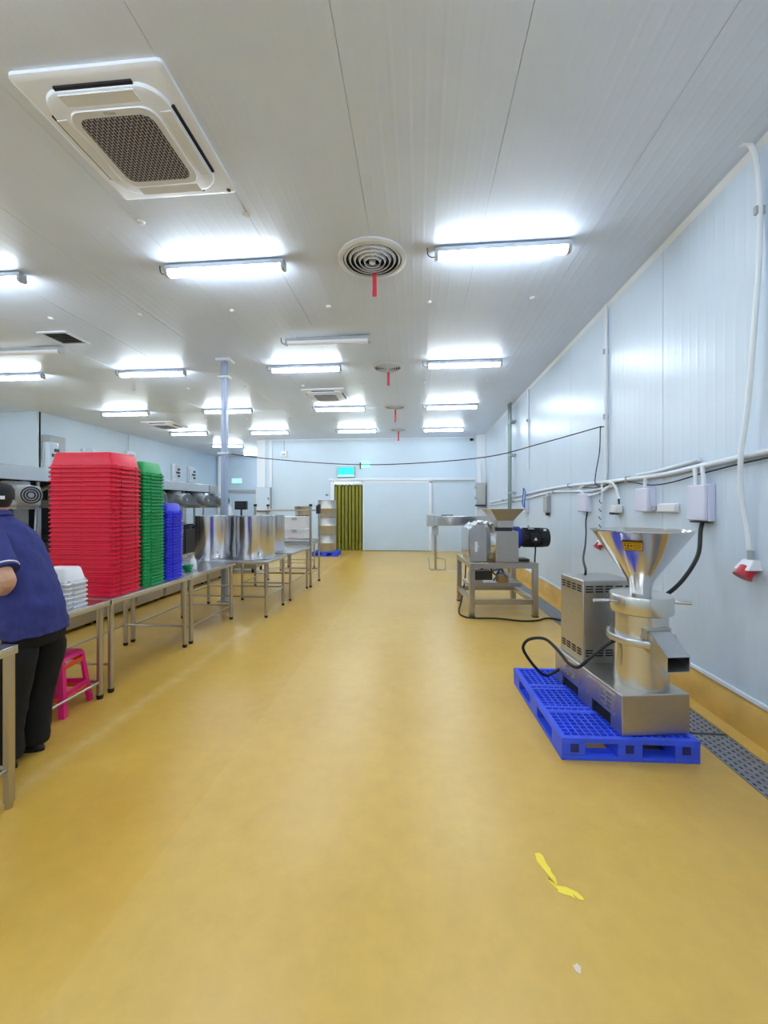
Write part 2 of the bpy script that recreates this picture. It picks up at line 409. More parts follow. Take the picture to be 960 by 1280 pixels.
# ------------------------------------------------------------------ air-conditioning cassettes
def text_mesh(txt, size, m):
    cu = bpy.data.curves.new('txt', 'FONT'); cu.body = txt; cu.size = size; cu.extrude = .0006; cu.align_x = 'CENTER'; cu.align_y = 'CENTER'
    o = bpy.data.objects.new('txt', cu); COL.objects.link(o)
    dg = bpy.context.evaluated_depsgraph_get(); me = bpy.data.meshes.new_from_object(o.evaluated_get(dg))
    bpy.data.objects.remove(o); me.materials.clear(); me.materials.append(M[m]); return me
def cassette(loc, rz, label):
    t = thing('air_conditioner', label, 'air conditioner', loc, rz, 'ceiling air conditioners')
    h = .465
    MB().loft([[(x, y, 0) for x, y in rrect(h, h, .03)], [(x, y, -.02) for x, y in rrect(h, h, .03)],
               [(x, y, -.032) for x, y in rrect(h-.02, h-.02, .03)]]).build('frame_plate', 'offwhite', t)
    # central raised body with big round corners
    b = MB().loft([[(x, y, -.03) for x, y in rrect(.385, .385, .15, 6)], [(x, y, -.052) for x, y in rrect(.38, .38, .15, 6)],
                   [(x, y, -.062) for x, y in rrect(.36, .36, .14, 6)]]).build('body', 'offwhite', t)
    g = MB().loft([[(x, y, -.06) for x, y in rrect(.285, .285, .09, 6)], [(x, y, -.074) for x, y in rrect(.28, .28, .09, 6)]]).build('grille_frame', 'offwhite', t)
    MB().loft([[(x, y, -.07) for x, y in rrect(.238, .238, .06, 6)], [(x, y, -.078) for x, y in rrect(.238, .238, .06, 6)]]).build('grille', 'grille', g)
    for k in range(4):
        a = k*PI/2
        sl = MB().box(-.24, .24, .372, .4, -.045, -.028).build('air_slot', 'void', t, rz=a, smooth=False)
        fp = MB().box(-.235, .235, .305, .375, -.067, -.058).build('flap', 'offwhite', t, rz=a, bev=.003)
    tm = link('logo_text', text_mesh('Midea', .03, 'grey'), t, (0, -.262, -.0755)); tm.rotation_euler = (PI, 0, 0)
    MB().cyl((.42, .42, -.036), (.42, .42, -.03), .016, n=12).build('indicator', 'dark', t)
    return t
cassette((-1.87, 2.55, ZC), 0, 'large square white cassette air conditioner beside the round vent, nearest tube row')
cassette((-2.0, 8.7, ZC), 0, 'square white cassette air conditioner beyond the unlit tube light')
cassette((-7.6, 11.5, ZC), 0, 'square white cassette air conditioner over the far corner by the left wall')

# ------------------------------------------------------------------ round ceiling vents with red ribbons
def round_vent(loc, R, label, rib):
    t = thing('round_vent', label, 'vent', loc, 0, 'round ceiling vents')
    MB().lathe([(R, 0), (R, -.012), (R-.015, -.02), (R*.86, -.02), (R*.86, -.001)][::-1], 40, close=False).build('rim', 'offwhite', t)
    MB().lathe([(0.001, -.003), (R*.87, -.003), (R*.87, -.001), (.001, -.001)], 40, close=False).build('throat', 'void', t, smooth=False)
    for k, q in enumerate((.77, .63, .49, .35, .21)):
        r = R*q; w_ = R*.05; dz = .012+.006*k
        MB().lathe([(r, -.006-dz), (r+w_, -.004), (r+w_+.006, -.004), (r+.007, -.010-dz), (r, -.006-dz)], 36, close=False).build('cone_ring', 'offwhite', t)
    MB().lathe([(.001, -.05), (R*.09, -.045), (R*.1, -.02), (.001, -.02)], 20, close=False).build('hub', 'offwhite', t)
    L_ = .24*rib
    MB().hexa([(-.022, .2, -.03-L_), (.022, .2, -.03-L_), (.022, .203, -.03-L_), (-.022, .203, -.03-L_)],
              [(-.022, .2, -.012), (.022, .2, -.012), (.022, .203, -.012), (-.022, .203, -.012)]).add(
        [(-.024, .19, -.03-L_), (.024, .19, -.03-L_), (.024, .19, .03-L_), (-.024, .19, .03-L_)], [(0, 1, 2, 3)]).build('ribbon', 'ribbon', t, smooth=False)
    return t
for i, (p, R, rb) in enumerate([((-.45, 3.97, ZC), .34, 1), ((-.53, 7.07, ZC), .28, 1), ((-.56, 9.9, ZC), .27, 1.3), ((-.62, 12.8, ZC), .27, 1.3)]):
    round_vent(p, R, ['large round ceiling vent with pink ribbon beside the cassette air conditioner', 'round ceiling vent with pink ribbon between the second tube lights',
                      'round ceiling vent with ribbon between the third tube lights', 'round ceiling vent with ribbon close to the back wall'][i], rb)
t = thing('square_vent', 'small square ceiling vent with dark slats near the unlit tube light', 'vent', (-5.15, 5.44, ZC))
MB().box(-.22, .22, -.22, -.18, -.02, 0).box(-.22, .22, .18, .22, -.02, 0).box(-.22, -.18, -.18, .18, -.02, 0).box(.18, .22, -.18, .18, -.02, 0).build('frame', 'offwhite', t, bev=.003)
MB().box(-.18, .18, -.18, .18, -.004, 0).build('throat', 'void', t, smooth=False)
for k in range(7):
    MB().hexa([(-.18, -.16+k*.05, -.016), (.18, -.16+k*.05, -.016), (.18, -.157+k*.05, -.016), (-.18, -.157+k*.05, -.016)],
              [(-.18, -.145+k*.05, -.002), (.18, -.145+k*.05, -.002), (.18, -.142+k*.05, -.002), (-.18, -.142+k*.05, -.002)]).build('slat', 'grey', t, smooth=False)
# ceiling bolts
bm_ = MB().lathe([(.012, -.022), (.026, -.016), (.034, 0)], 14).mesh('ceiling_bolt', 'white')
for i, x in enumerate((1.356, .135, -1.095, -2.33, -3.54, -4.79, -6.0)):
    for k, yy in enumerate((4.86, 8.0, 10.9)):
        tag(link('ceiling_bolt', bm_, None, (x, yy, ZC)), 'small white bolt cap, %s from the socket wall, %s row past the cassette' % (ORD[i], ORD[k]), 'bolt', 'ceiling bolt caps')
for x in (-2.39, -1.445):
    tag(link('ceiling_bolt', bm_, None, (x, 3.28, ZC)), 'small white round bolt cap just past the large cassette air conditioner', 'bolt', 'bolt caps by the cassette')

# ================================================================== FLOOR DRAIN
def drain_mesh(w, l, nx, ny):
    mb = MB(); h = .012; cx, cy = w/nx, l/ny; hx, hy = .0075, .011
    for i in range(nx):
        for j in range(ny):
            x0, y0 = i*cx, j*cy; a = x0+cx/2; b = y0+cy/2+(.25*cy if i % 2 else -.25*cy)
            o = [(x0, y0), (x0+cx, y0), (x0+cx, y0+cy), (x0, y0+cy)]; q = [(a-hx, b-hy), (a+hx, b-hy), (a+hx, b+hy), (a-hx, b+hy)]
            mb.add([(*p, 0) for p in o]+[(*p, 0) for p in q]+[(*p, -h) for p in q],
                   [(0, 1, 5, 4), (1, 2, 6, 5), (2, 3, 7, 6), (3, 0, 4, 7), (4, 5, 9, 8), (5, 6, 10, 9), (6, 7, 11, 10), (7, 4, 8, 11)])
    mb.box(0, .004, 0, l, -.1, -.0005).box(w-.004, w, 0, l, -.1, -.0005).box(0, w, 0, .004, -.1, -.0005).box(0, w, l-.004, l, -.1, -.0005)
    return mb.mesh('drain_plate', 'perf', smooth=False)
dl = .95
dm = drain_mesh(DX1-DX0-.012, dl, 6, 22)
yy = 3.01-dl*5-.03*5
k = 0
while yy < 12.2:
    k += 1
    tag(link('drain_plate', dm, None, (DX0+.006, yy, -.001)), 'grey perforated steel drain cover along the wall, %s from the back corner' % ORD[16-k], 'drain cover', 'drain covers along the wall')
    yy += dl+.03

# ================================================================== BACK WALL THINGS
t = thing('strip_curtain', 'yellow-green plastic strip curtain hanging in the doorway beside the white sliding door', 'curtain', (OX0, YB-.02, 0))
MB().box(.01, 1.06, -.03, .01, 2.38, 2.52).build('rail', 'steel', t, bev=.004)
ns = 8
for k in range(ns):
    x0 = .012+k*1.03/ns; w_ = 1.03/ns-.026; yo = -.012 if k % 2 else .008
    pts = [(x0+w_*i/6, yo-.03*math.sin(PI*i/6)) for i in range(7)]
    vs = []
    for z in (.012, 2.4):
        vs += [(x, y, z) for x, y in pts]+[(x, y+.003, z) for x, y in reversed(pts)]
    n = 14
    MB().add(vs, [(i, (i+1) % n, n+(i+1) % n, n+i) for i in range(n)]).build('strip', 'strip', t, ang=60)
    MB().box(x0+.03, x0+.075, -.036, -.03, 2.34, 2.40).build('clamp', 'black', t, smooth=False)

t = thing('exit_sign', 'glowing green rectangular exit sign above the strip curtain doorway', 'sign', (-2.58, YB, 2.66))
MB().box(-.32, .32, -.1, -.001, 0, .38).build('case', 'grey', t, bev=.008)
MB().box(-.29, .29, -.106, -.1, .09, .35).build('lit_panel', 'cyan', t, smooth=False)
MB().box(-.3, .3, -.106, -.1, .02, .08).build('lower_band', 'cyan2', t, smooth=False)
t = thing('emergency_light', 'small pale green emergency lamp unit just right of the exit sign', 'light', (-1.9, YB, 2.99))
MB().box(-.13, .18, -.08, -.001, 0, .15).build('case', 'cyan2', t, bev=.01)
for s in (-.07, .1): MB().cyl((s, -.08, .2), (s, -.02, .2), .05, n=16).build('lamp_head', 'cyan2', t)
MB().box(-.19, -.15, -.04, -.001, -.04, .2).build('bracket', 'dark', t)
t = thing('exit_sign', 'small pale glowing exit sign on the far recess wall', 'sign', (-8.93, 19.2, 2.72))
MB().box(-.28, .28, -.06, -.001, 0, .28).build('case', 'trim', t, bev=.01)
MB().box(-.25, .25, -.064, -.06, .03, .25).build('lit_panel', 'cyan2', t, smooth=False)

t = thing('electrical_cabinet', 'pale grey wall cabinet with a lock on the corner post', 'cabinet', (-5.66, YB-.05, 1.46))
MB().box(-.25, .3, -.16, -.001, 0, .84).build('body', 'grey', t, bev=.006)
MB().box(-.24, .29, -.172, -.16, .015, .825).build('door', 'wall', t, bev=.004)
MB().box(.22, .25, -.185, -.172, .38, .46).build('lock', 'dark', t)
MB().box(-.2, .25, -.15, -.02, -.05, 0).build('gland_box', 'dark', t)
t = thing('white_conduit', 'white square trunking running down the post to the wall cabinet', 'pipe', (-5.40, YB, 0))
MB().box(-.06, .06, -.06, -.001, 2.305, ZC-.045).build('trunking', 'trim', t, bev=.005)
t = thing('sensor_box', 'small white sensor box high on the back wall, with a lead above', 'sensor', (-4.9, YB, 3.42))
MB().box(-.11, .11, -.07, -.001, 0, .22).build('case', 'white', t, bev=.008)
MB().box(-.06, .06, -.078, -.07, .05, .12).build('window', 'grey', t)
MB().tube([(0, -.03, .22), (0, -.02, .6)], .01).build('lead', 'grey', t)
t = thing('push_button', 'small oval push button plate beside the curtain doorway', 'switch', (-3.3, YB, 2.02))
MB().loft([[(x, -.001, z) for x, z in rrect(.07, .04, .039, 5)], [(x, -.03, z) for x, z in rrect(.065, .036, .035, 5)]]).build('plate', 'grey', t)
MB().cyl((0, -.03, 0), (0, -.04, 0), .02).build('button', 'dark', t)
t = thing('camera_dome', 'small black security camera in the ceiling corner by the white column', 'camera', (1.9, YB-.06, ZC-.05))
MB().box(-.05, .05, -.06, .05, -.02, .05).build('mount', 'white', t)
MB().lathe([(.02, -.11), (.05, -.09), (.06, -.05), (.05, -.02)], 16).build('dome', 'black', t)
t = thing('control_box', 'steel control box with side switches on the white corner column', 'electrical box', (2.16, 13.95, 1.66))
MB().box(-.16, .12, -.22, -.001, 0, .74).build('case', 'steel2', t, bev=.006)
MB().box(-.2, .14, -.23, -.01, -.06, 0).build('tray', 'dark', t, bev=.003)
for z in (.18, .55): MB().box(-.22, -.16, -.16, -.08, z, z+.1).build('switch', 'grey', t)
MB().tube([(-.02, -.1, .74), (-.02, -.06, 1.0), (0, -.03, 1.4)], .02).build('lead', 'white', t)

# ================================================================== RIGHT WALL THINGS
XW = XR-.02
def pipe(name, pts, r, m, label, cat='pipe', sm=4, clips=(), n=10):
    t = thing(name, label, cat, pts[0])
    o = Vector(pts[0])
    MB().tube([Vector(p)-o for p in pts], r, n, sm).build('tube', m, t)
    for (y, z) in clips:
        c = Vector((XW, y, z))-o
        MB().box(c.x-.06, c.x, c.y-.012, c.y+.012, c.z-r-.012, c.z+r+.012).build('clip', 'grey', t, bev=.003)
    return t
pipe('white_conduit', [(2.30, 1.2, 2.05), (2.30, 2.84, 1.965), (2.30, 3.52, 1.925), (2.30, 4.08, 1.897), (2.30, 5.27, 1.902), (2.30, 6.7, 1.915), (2.30, 8.2, 1.88), (2.30, 9.24, 1.845), (2.3, 13.0, 1.72)],
     .022, 'trim', 'long white cable conduit sagging along the right wall above the socket boxes', clips=((2.2, 2.0), (4.6, 1.897), (6.3, 1.912), (8.7, 1.86), (11, 1.78)))
pipe('white_conduit', [(2.305, 4.9, 1.85), (2.305, 5.6, 1.81), (2.305, 6.4, 1.83), (2.305, 7.2, 1.845), (2.305, 8.6, 1.775), (2.305, 9.6, 1.74), (2.305, 13.0, 1.63)],
     .018, 'trim', 'thinner white conduit just below the long one, towards the back corner', clips=((7.0, 1.845), (10, 1.727)))
pipe('white_conduit', [(2.309, 3.5, 1.985), (2.309, 4.1, 1.94), (2.305, 4.42, 1.935)], .016, 'trim', 'short white conduit stub above the largest socket box')
pipe('white_conduit', [(2.30, 4.95, 1.87), (2.29, 5.2, 1.78), (2.29, 5.55, 1.75), (2.29, 5.8, 1.79), (2.29, 5.9, 1.85), (2.295, 5.75, 1.88)], .016, 'trim', 'white conduit loop hanging above the small socket box')
pipe('drop_conduit', [(2.20, 2.93, ZC), (2.28, 2.93, ZC-.03), (2.30, 2.905, 3.75), (2.295, 2.90, 3.3), (2.275, 2.91, 2.85), (2.265, 2.95, 2.33), (2.255, 3.0, 1.94), (2.27, 3.015, 1.67), (2.29, 2.995, 1.45), (2.29, 2.977, 1.30)],
     .017, 'trim', 'white vertical conduit from ceiling down to the red industrial socket', sm=5, clips=((2.905, 3.6),))
pipe('drop_conduit', [(2.305, 5.12, ZC), (2.305, 5.12, 1.93)], .02, 'trim', 'white vertical conduit behind the black cable hook', sm=0, clips=((5.12, 3.5), (5.12, 2.7)))
pipe('drop_conduit', [(2.31, 8.6, ZC), (2.31, 8.6, 2.4)], .016, 'trim', 'white vertical conduit beside the double galvanised pipe', sm=0, clips=((8.6, 3.4),))
t = pipe('riser_pipe', [(2.205, 9.76, .0), (2.205, 9.76, ZC)], .03, 'pipegreen', 'double galvanised riser pipe up the right wall', sm=0)
MB().tube([(-.005, .14, 0), (-.005, .14, ZC)], .024).build('tube', 'pipegreen', t)
for z in (.9, 1.9, 2.8, 3.6): MB().box(-.03, .124, -.05, .18, z, z+.05).build('clip', 'grey', t)

def wall_box(y0, y1, xf, z0, z1, label, group='white socket boxes on the wall', m='lilac'):
    t = thing('socket_box', label, 'electrical box', (XW, y0, z0), 0, group)
    dx = xf-XW
    MB().box(dx+.03, -.0005, 0, y1-y0, 0, z1-z0).build('back_case', m, t, bev=.006)
    MB().box(dx, dx+.032, .004, y1-y0-.004, .004, z1-z0-.004).build('cover', m, t, bev=.01)
    return t
b3 = wall_box(3.344, 3.56, 2.245, 1.481, 1.776, 'largest white socket box with a thick black cable below, next to the drop conduit')
MB().box(-.09, -.02, .02, .16, -.012, 0).build('gland_plate', 'black', b3)
for yy in (.06, .15): MB().tube([(-.05, yy, .29), (-.05, yy, .36), (-.045, yy+.02, .44)], .017).build('inlet', 'trim', b3)
b2 = wall_box(4.129, 4.36, 2.245, 1.545, 1.788, 'white socket box with a small white adaptor beside it')
MB().tube([(-.05, .1, .24), (-.045, .1, .34)], .02).build('inlet', 'trim', b2)
sb = wall_box(3.772, 4.05, 2.285, 1.543, 1.629, 'low white adaptor block between the two larger socket boxes', 'wall adaptors', 'white')
MB().box(-.05, -.02, .28, .34, .02, .06).build('plug', 'grey', sb)
b1 = wall_box(5.576, 5.872, 2.25, 1.525, 1.782, 'white socket box with a black cable dropping to the mill cabinet')
bg = wall_box(7.24, 7.46, 2.262, 1.488, 1.783, 'small grey socket box with two inlets below the conduits', m='grey')
MB().tube([(-.04, .06, .29), (-.04, .06, .36)], .02).build('inlet', 'trim', bg)
MB().box(-.05, -.01, .03, .14, -.05, 0).build('gland', 'black', bg)
bw = wall_box(8.65, 8.9, 2.25, 1.465, 1.701, 'small white socket box hung with a coil of blue cord')
pts = []
for k in range(24):
    a = 2*PI*k/23*2.0; pts.append((XW-.11+.01*math.sin(3*a), 8.6+.09*math.cos(a), 1.78+.2*math.sin(a)))
tag(MB().tube(pts, .012, 6, 2).build('cord_coil', 'bluecord'), 'coil of blue cord hooked over the conduit on the wall', 'cord')

def red_socket(loc, label, s=1.0, rz=0):
    t = thing('industrial_socket', label, 'socket', loc, rz, 'red industrial sockets')
    MB().hexa([(-.1*s, -.07*s, 0), (0, -.07*s, 0), (0, .07*s, 0), (-.1*s, .07*s, 0)], [(-.05*s, -.05*s, .075*s), (0, -.05*s, .075*s), (0, .05*s, .075*s), (-.05*s, .05*s, .075*s)]).build('housing', 'white', t, bev=.006)
    MB().cyl((-.045*s, 0, .012*s), (-.085*s, 0, -.045*s), .05*s, .055*s, n=20).build('socket_barrel', 'redsocket', t)
    MB().cyl((-.084*s, 0, -.044*s), (-.09*s, 0, -.053*s), .06*s, n=20).build('lid', 'redsocket', t)
    MB().cyl((-.03*s, 0, .07*s), (-.03*s, 0, .14*s), .02*s, n=12).build('gland', 'grey', t)
    return t
red_socket((XW, 2.977, 1.16), 'white and red industrial socket at the end of the drop conduit', .95)
red_socket((XW, 5.25, 1.12), 'red industrial socket low on the wall behind the mill hopper', .85)
# black tape-wrapped hanging cable above red socket
t = thing('wrapped_cable', 'white cable spirally wrapped with black tape, hanging behind the hopper', 'cable', (2.29, 5.2, 1.18))
MB().tube([(0, .02, .0), (0, .05, .3), (0, -.02, .6), (0, 0, .72)], .016, 8, 5).build('cable', 'trim', t)
for k in range(6):
    pts = [(-.019*math.cos(a)-.0, .018*math.sin(a)+.035*(1-abs(k-2.0)/4), .08+k*.1+.05*a/PI) for a in [i*PI/6-PI/2 for i in range(7)]]
    MB().tube(pts, .005, 6).build('tape_band', 'black', t)
# hanging plug from bent conduit
t = thing('hanging_plug', 'white bent conduit ending in a loose plug beside the black cable', 'plug', (2.29, 4.98, 1.885))
MB().tube([(0, .05, .0), (0, -.06, -.01), (0, -.15, -.08), (0, -.2, -.2)], .018, 8, 5).build('conduit', 'trim', t)
MB().tube([(0, -.2, -.2), (0, -.21, -.26)], .01).build('wire', 'black', t)
MB().box(-.05, .03, -.24, -.1, -.36, -.27).build('plug_body', 'white', t, bev=.015)
MB().box(-.055, .02, -.17, -.09, -.38, -.355).build('plug_pins', 'black', t, bev=.004)
# black cable hook + overhead cable
tag(MB().tube([(2.33, 5.2, 2.60), (2.29, 5.21, 2.59), (2.28, 5.22, 2.57), (2.285, 5.25, 2.3), (2.27, 5.33, 2.0), (2.275, 5.33, 1.88), (2.29, 5.15, 1.84), (2.29, 5.05, 1.87)], .006, 6, 5).build('drop_cable', 'cable'),
    'thin black cable dropping from the wall hook to the conduits', 'cable')
tag(MB().tube([(2.29, 5.21, 2.60), (1.6, 5.37, 2.42), (.92, 5.53, 2.27), (-.25, 5.8, 2.215), (-1.24, 6.03, 2.25), (-2.48, 6.31, 2.38), (-3.19, 6.44, 2.49)], .0065, 6, 6).build('overhead_cable', 'cable'),
    'long thin black cable sagging across the room from wall hook to steel pole', 'cable')
tag(MB().tube([(2.31, 2.0, 1.94), (2.29, 2.8, 1.92), (2.29, 3.4, 1.87), (2.29, 3.8, 1.82), (2.29, 4.15, 1.81), (2.29, 4.6, 1.87), (2.29, 5.0, 1.86), (2.285, 5.4, 1.84), (2.285, 5.8, 1.87)], .006, 6, 4).build('thin_cable', 'cable'),
    'thin black cable draped along the white conduits over the boxes', 'cable')

# ================================================================== PALLET
def make_pallet(loc, rz, w, l, h, label, fine=True):
    t = thing('plastic_pallet', label, 'pallet', loc, rz, 'blue plastic pallets')
    dk = MB(); zt, zb = h, h-.03
    fr = .035
    dk.box(0, w, 0, fr, zb, zt).box(0, w, l-fr, l, zb, zt).box(0, fr, fr, l-fr, zb, zt).box(w-fr, w, fr, l-fr, zb, zt)
    for y0 in (l*.34, l*.66): dk.box(fr, w-fr, y0-.045, y0-.015, zb, zt-.002).box(fr, w-fr, y0+.015, y0+.045, zb, zt-.002)
    dk.box(w*.5-.03, w*.5+.03, fr, l-fr, zb, zt-.001)
    nx, ny = (17, 25) if fine else (6, 8)
    for i in range(1, nx): x = fr+(w-2*fr)*i/nx; dk.box(x-.0045, x+.0045, fr, l-fr, zb+.004, zt-.003)
    for j in range(1, ny): y = fr+(l-2*fr)*j/ny; dk.box(fr, w-fr, y-.0045, y+.0045, zb+.004, zt-.004)
    dk.build('deck', 'pallet', t, smooth=False)
    for i, x in enumerate((0, w/2-.075, w-.15)):
        for y in (0, l/2-.085, l-.17):
            MB().box(x, x+.15, y, y+.17, .028, zb).build('foot', 'pallet', t, bev=.004)
        MB().box(x, x+.15, 0, l, 0, .027).build('runner', 'pallet', t, bev=.004)
    for y in (0, l-.1):
        for (a, b) in ((.151, w/2-.076), (w/2+.076, w-.151)): MB().box(a, b, y, y+.1, 0, .0265).build('cross_runner', 'pallet', t, bev=.003)
    for x in (.055, w/2-.03, w-.11):
        MB().box(x, x+.05, -.003, 0, .055, .105).build('moulded_mark', 'deepblue', t, smooth=False) if fine else None
    return t
make_pallet((.905, 2.607, 0), math.radians(2), .845, 1.10, .14, 'blue plastic grid pallet under the steel mill')

# ================================================================== COLLOID MILL ON PALLET
mill = thing('colloid_mill', 'stainless steel mill with cone hopper and vented motor cabinet on the blue pallet', 'machine', (1.29, 2.65, .141), math.radians(8))
W_, Ln = .45, .88
side = [(0, 0), (.055, 0), (.055, 0), (.10, 0), (.10, .085), (.30, .085), (.30, 0), (.52, 0), (.52, .075), (.74, .075), (.74, 0), (Ln, 0), (Ln, .26), (0, .26)]
side = [(0, 0), (.12, 0), (.12, .085), (.34, .085), (.34, 0), (.52, 0), (.52, .075), (.76, .075), (.76, 0), (Ln, 0), (Ln, .26), (0, .26)]
base = MB().prism(side, 'x', 0, W_).build('base', 'steel2', mill, bev=.006)
MB().box(.02, W_-.02, .13, .33, .0, .084).box(.02, W_-.02, .53, .75, .0, .074).build('inner_void', 'void', base, smooth=False)
for (a, b_) in ((.03, .40), (.45, .82)):
    p = MB().box(-.004, 0, a+.04, b_-.02, .1, .235).build('side_panel', 'steel2', base, bev=.002)
for a in (.10, .17, .55, .63):
    for z in (.12, .15, .18, .21):
        MB().hexa([(-.010, a, z), (-.004, a, z), (-.004, a+.05, z), (-.010, a+.05, z)], [(-.005, a, z+.012), (-.004, a, z+.012), (-.004, a+.05, z+.012), (-.005, a+.05, z+.012)]).build('louvre', 'polish', base, smooth=False)
for (a, z) in ((.07, .22), (.38, .22), (.07, .11), (.38, .11), (.47, .22), (.8, .22)):
    MB().cyl((-.008, a, z), (-.003, a, z), .007, n=10).build('screw', 'polish', base)
cx, cy = .265, .20
MB().lathe([(.165, .26), (.165, .55)], 40, (cx, cy)).build('lower_cylinder', 'drumsteel2', mill)
fl_ = MB().lathe([(.165, .545), (.205, .548), (.208, .556), (.208, .585), (.203, .592), (.17, .592)], 40, (cx, cy)).build('flange', 'steel', mill)
for k in range(4):
    a = PI*.82+k*PI/2; p = (cx+.188*math.cos(a), cy+.188*math.sin(a))
    MB().cyl((*p, .59), (*p, .612), .013, n=6).build('flange_bolt', 'polish', fl_)
MB().lathe([(.162, .59), (.162, .735), (.15, .737), (.15, .745)], 40, (cx, cy)).build('upper_cylinder', 'drumsteel2', mill)
MB().lathe([(.165, .742), (.188, .744), (.192, .752), (.192, .85), (.186, .862), (.07, .866)], 48, (cx, cy)).build('cap_ring', 'drumsteel2', mill)
for s, a in ((-1, math.radians(172)), (1, math.radians(-14))):
    dx, dy = math.cos(a), math.sin(a)
    hd = MB().cyl((cx+.18*dx, cy+.18*dy, .81), (cx+.25*dx, cy+.25*dy, .81), .009, n=12).build('handle', 'polish', mill)
    MB().cyl((cx+.22*dx, cy+.22*dy, .81), (cx+.31*dx, cy+.31*dy, .808), .013, n=12).build('handle_grip', 'polish', hd)
hop = MB().lathe([(.062, .862), (.066, .9), (.074, .93), (.085, .965), (.3, 1.29), (.308, 1.294), (.308, 1.3), (.298, 1.3), (.08, .972), (.055, .92), (.055, .87)], 56, (cx, cy), close=False).build('hopper', 'hoppersteel', mill)
# label on the hopper, following the cone
def cone_patch(a0, a1, z0, z1, off, m, nm, par, n=8):
    mb = MB(); vs = []
    r = lambda z: .085+(.3-.085)*(z-.965)/(1.29-.965)+off
    for z in (z0, z1):
        for i in range(n+1):
            a = a0+(a1-a0)*i/n; vs.append((cx+r(z)*math.cos(a), cy+r(z)*math.sin(a), z-off*.5))
    mb.add(vs, [(i, i+1, n+2+i, n+1+i) for i in range(n)])
    return mb.build(nm, m, par)
A0, A1 = math.radians(-116), math.radians(-90)
A0 -= math.radians(33); A1 -= math.radians(33)
lb = cone_patch(A0, A1, 1.175, 1.235, .003, 'label', 'label', hop)
E_ = lambda f: A0+(A1-A0)*f
for (f0, f1, z0, z1) in ((0, 1, 1.175, 1.178), (0, 1, 1.232, 1.235), (0, .02, 1.175, 1.235), (.98, 1, 1.175, 1.235), (.58, .6, 1.18, 1.23),
                         (.64, .94, 1.222, 1.225), (.64, .9, 1.211, 1.214), (.64, .94, 1.2, 1.203), (.64, .88, 1.189, 1.192),
                         (.1, .5, 1.221, 1.224), (.08, .2, 1.205, 1.213), (.26, .34, 1.2, 1.215), (.4, .52, 1.204, 1.212), (.1, .5, 1.186, 1.19), (.14, .3, 1.194, 1.197)):
    cone_patch(E_(f0), E_(f1), z0, z1, .005, 'ink', 'label_print', hop, 3)
# outlet chute
ch = MB()
x0, x1 = .19, .335; th = .004
prof_o = [(.06, .66), (.06, .55), (-.03, .50), (-.135, .45), (-.135, .545), (-.0, .65)]
top = [(.06, .655), (.01, .655), (-.135, .55)]; bot = [(.06, .56), (-.135, .455)]
def plate_yz(poly, a, b): ch.prism(poly, 'x', a, b)
plate_yz([(.06, .65), (.06, .655), (.01, .655), (-.135, .55), (-.135, .546), (.01, .65)], x0, x1)
plate_yz([(.06, .53), (.06, .535), (-.02, .515), (-.135, .46), (-.135, .455), (-.02, .51)], x0, x1)
for xa in (x0, x1-th): plate_yz([(.06, .53), (-.02, .51), (-.135, .455), (-.135, .55), (.01, .655), (.06, .655)], xa, xa+th)
chute = ch.build('outlet_chute', 'steel', mill, smooth=False)
MB().box(x0-.015, x1+.015, .03, .075, .6, .672).build('chute_flange', 'steel2', chute, bev=.003)
MB().box(x0+.004, x1-.004, .0, .06, .54, .64).build('chute_throat', 'void', chute, smooth=False)
# motor cabinet with louvres
cab = MB().box(.03, W_, .50, .84, .26, .895).build('motor_cabinet', 'steel2', mill, bev=.007)
for zz in (.845, .825, .805, .36, .34, .32):
    for k in range(5):
        MB().box(.05+k*.078, .05+k*.078+.058, .496, .5005, zz, zz+.009).build('vent_slot', 'void', cab, smooth=False)
    for k in range(4):
        MB().box(.026, .0305, .525+k*.078, .525+k*.078+.052, zz, zz+.009).build('vent_slot', 'void', cab, smooth=False)
# cables of the mill
tag(MB().tube([(1.19, 3.45, .25), (1.07, 3.44, .19), (.97, 3.40, .27), (.875, 3.35, .40), (.855, 3.33, .47), (.90, 3.30, .535), (1.0, 3.25, .555), (1.055, 3.13, .515), (1.09, 3.0, .465), (1.13, 2.92, .47), (1.20, 2.88, .56), (1.33, 2.87, .672), (1.43, 2.87, .68)], .012, 10, 6).build('power_cable', 'cable'),
    'thick black power cable looping over the blue pallet to the mill', 'cable')
tag(MB().tube([(2.27, 3.40, 1.475), (2.255, 3.40, 1.40), (2.19, 3.33, 1.22), (2.03, 3.24, 1.05), (1.86, 3.15, .95), (1.72, 3.1, .9), (1.66, 3.06, .88)], .015, 10, 6).build('power_cable', 'cable'),
    'thick black cable from the largest socket box down behind the mill', 'cable')
tag(MB().tube([(2.28, 5.60, 1.53), (2.26, 5.6, 1.40), (2.1, 5.2, 1.26), (1.85, 4.6, 1.17), (1.55, 3.9, 1.11), (1.39, 3.45, 1.075), (1.37, 3.41, 1.03)], .010, 8, 5).build('power_cable', 'cable'),
    'black cable from the small socket box into the mill cabinet top', 'cable')

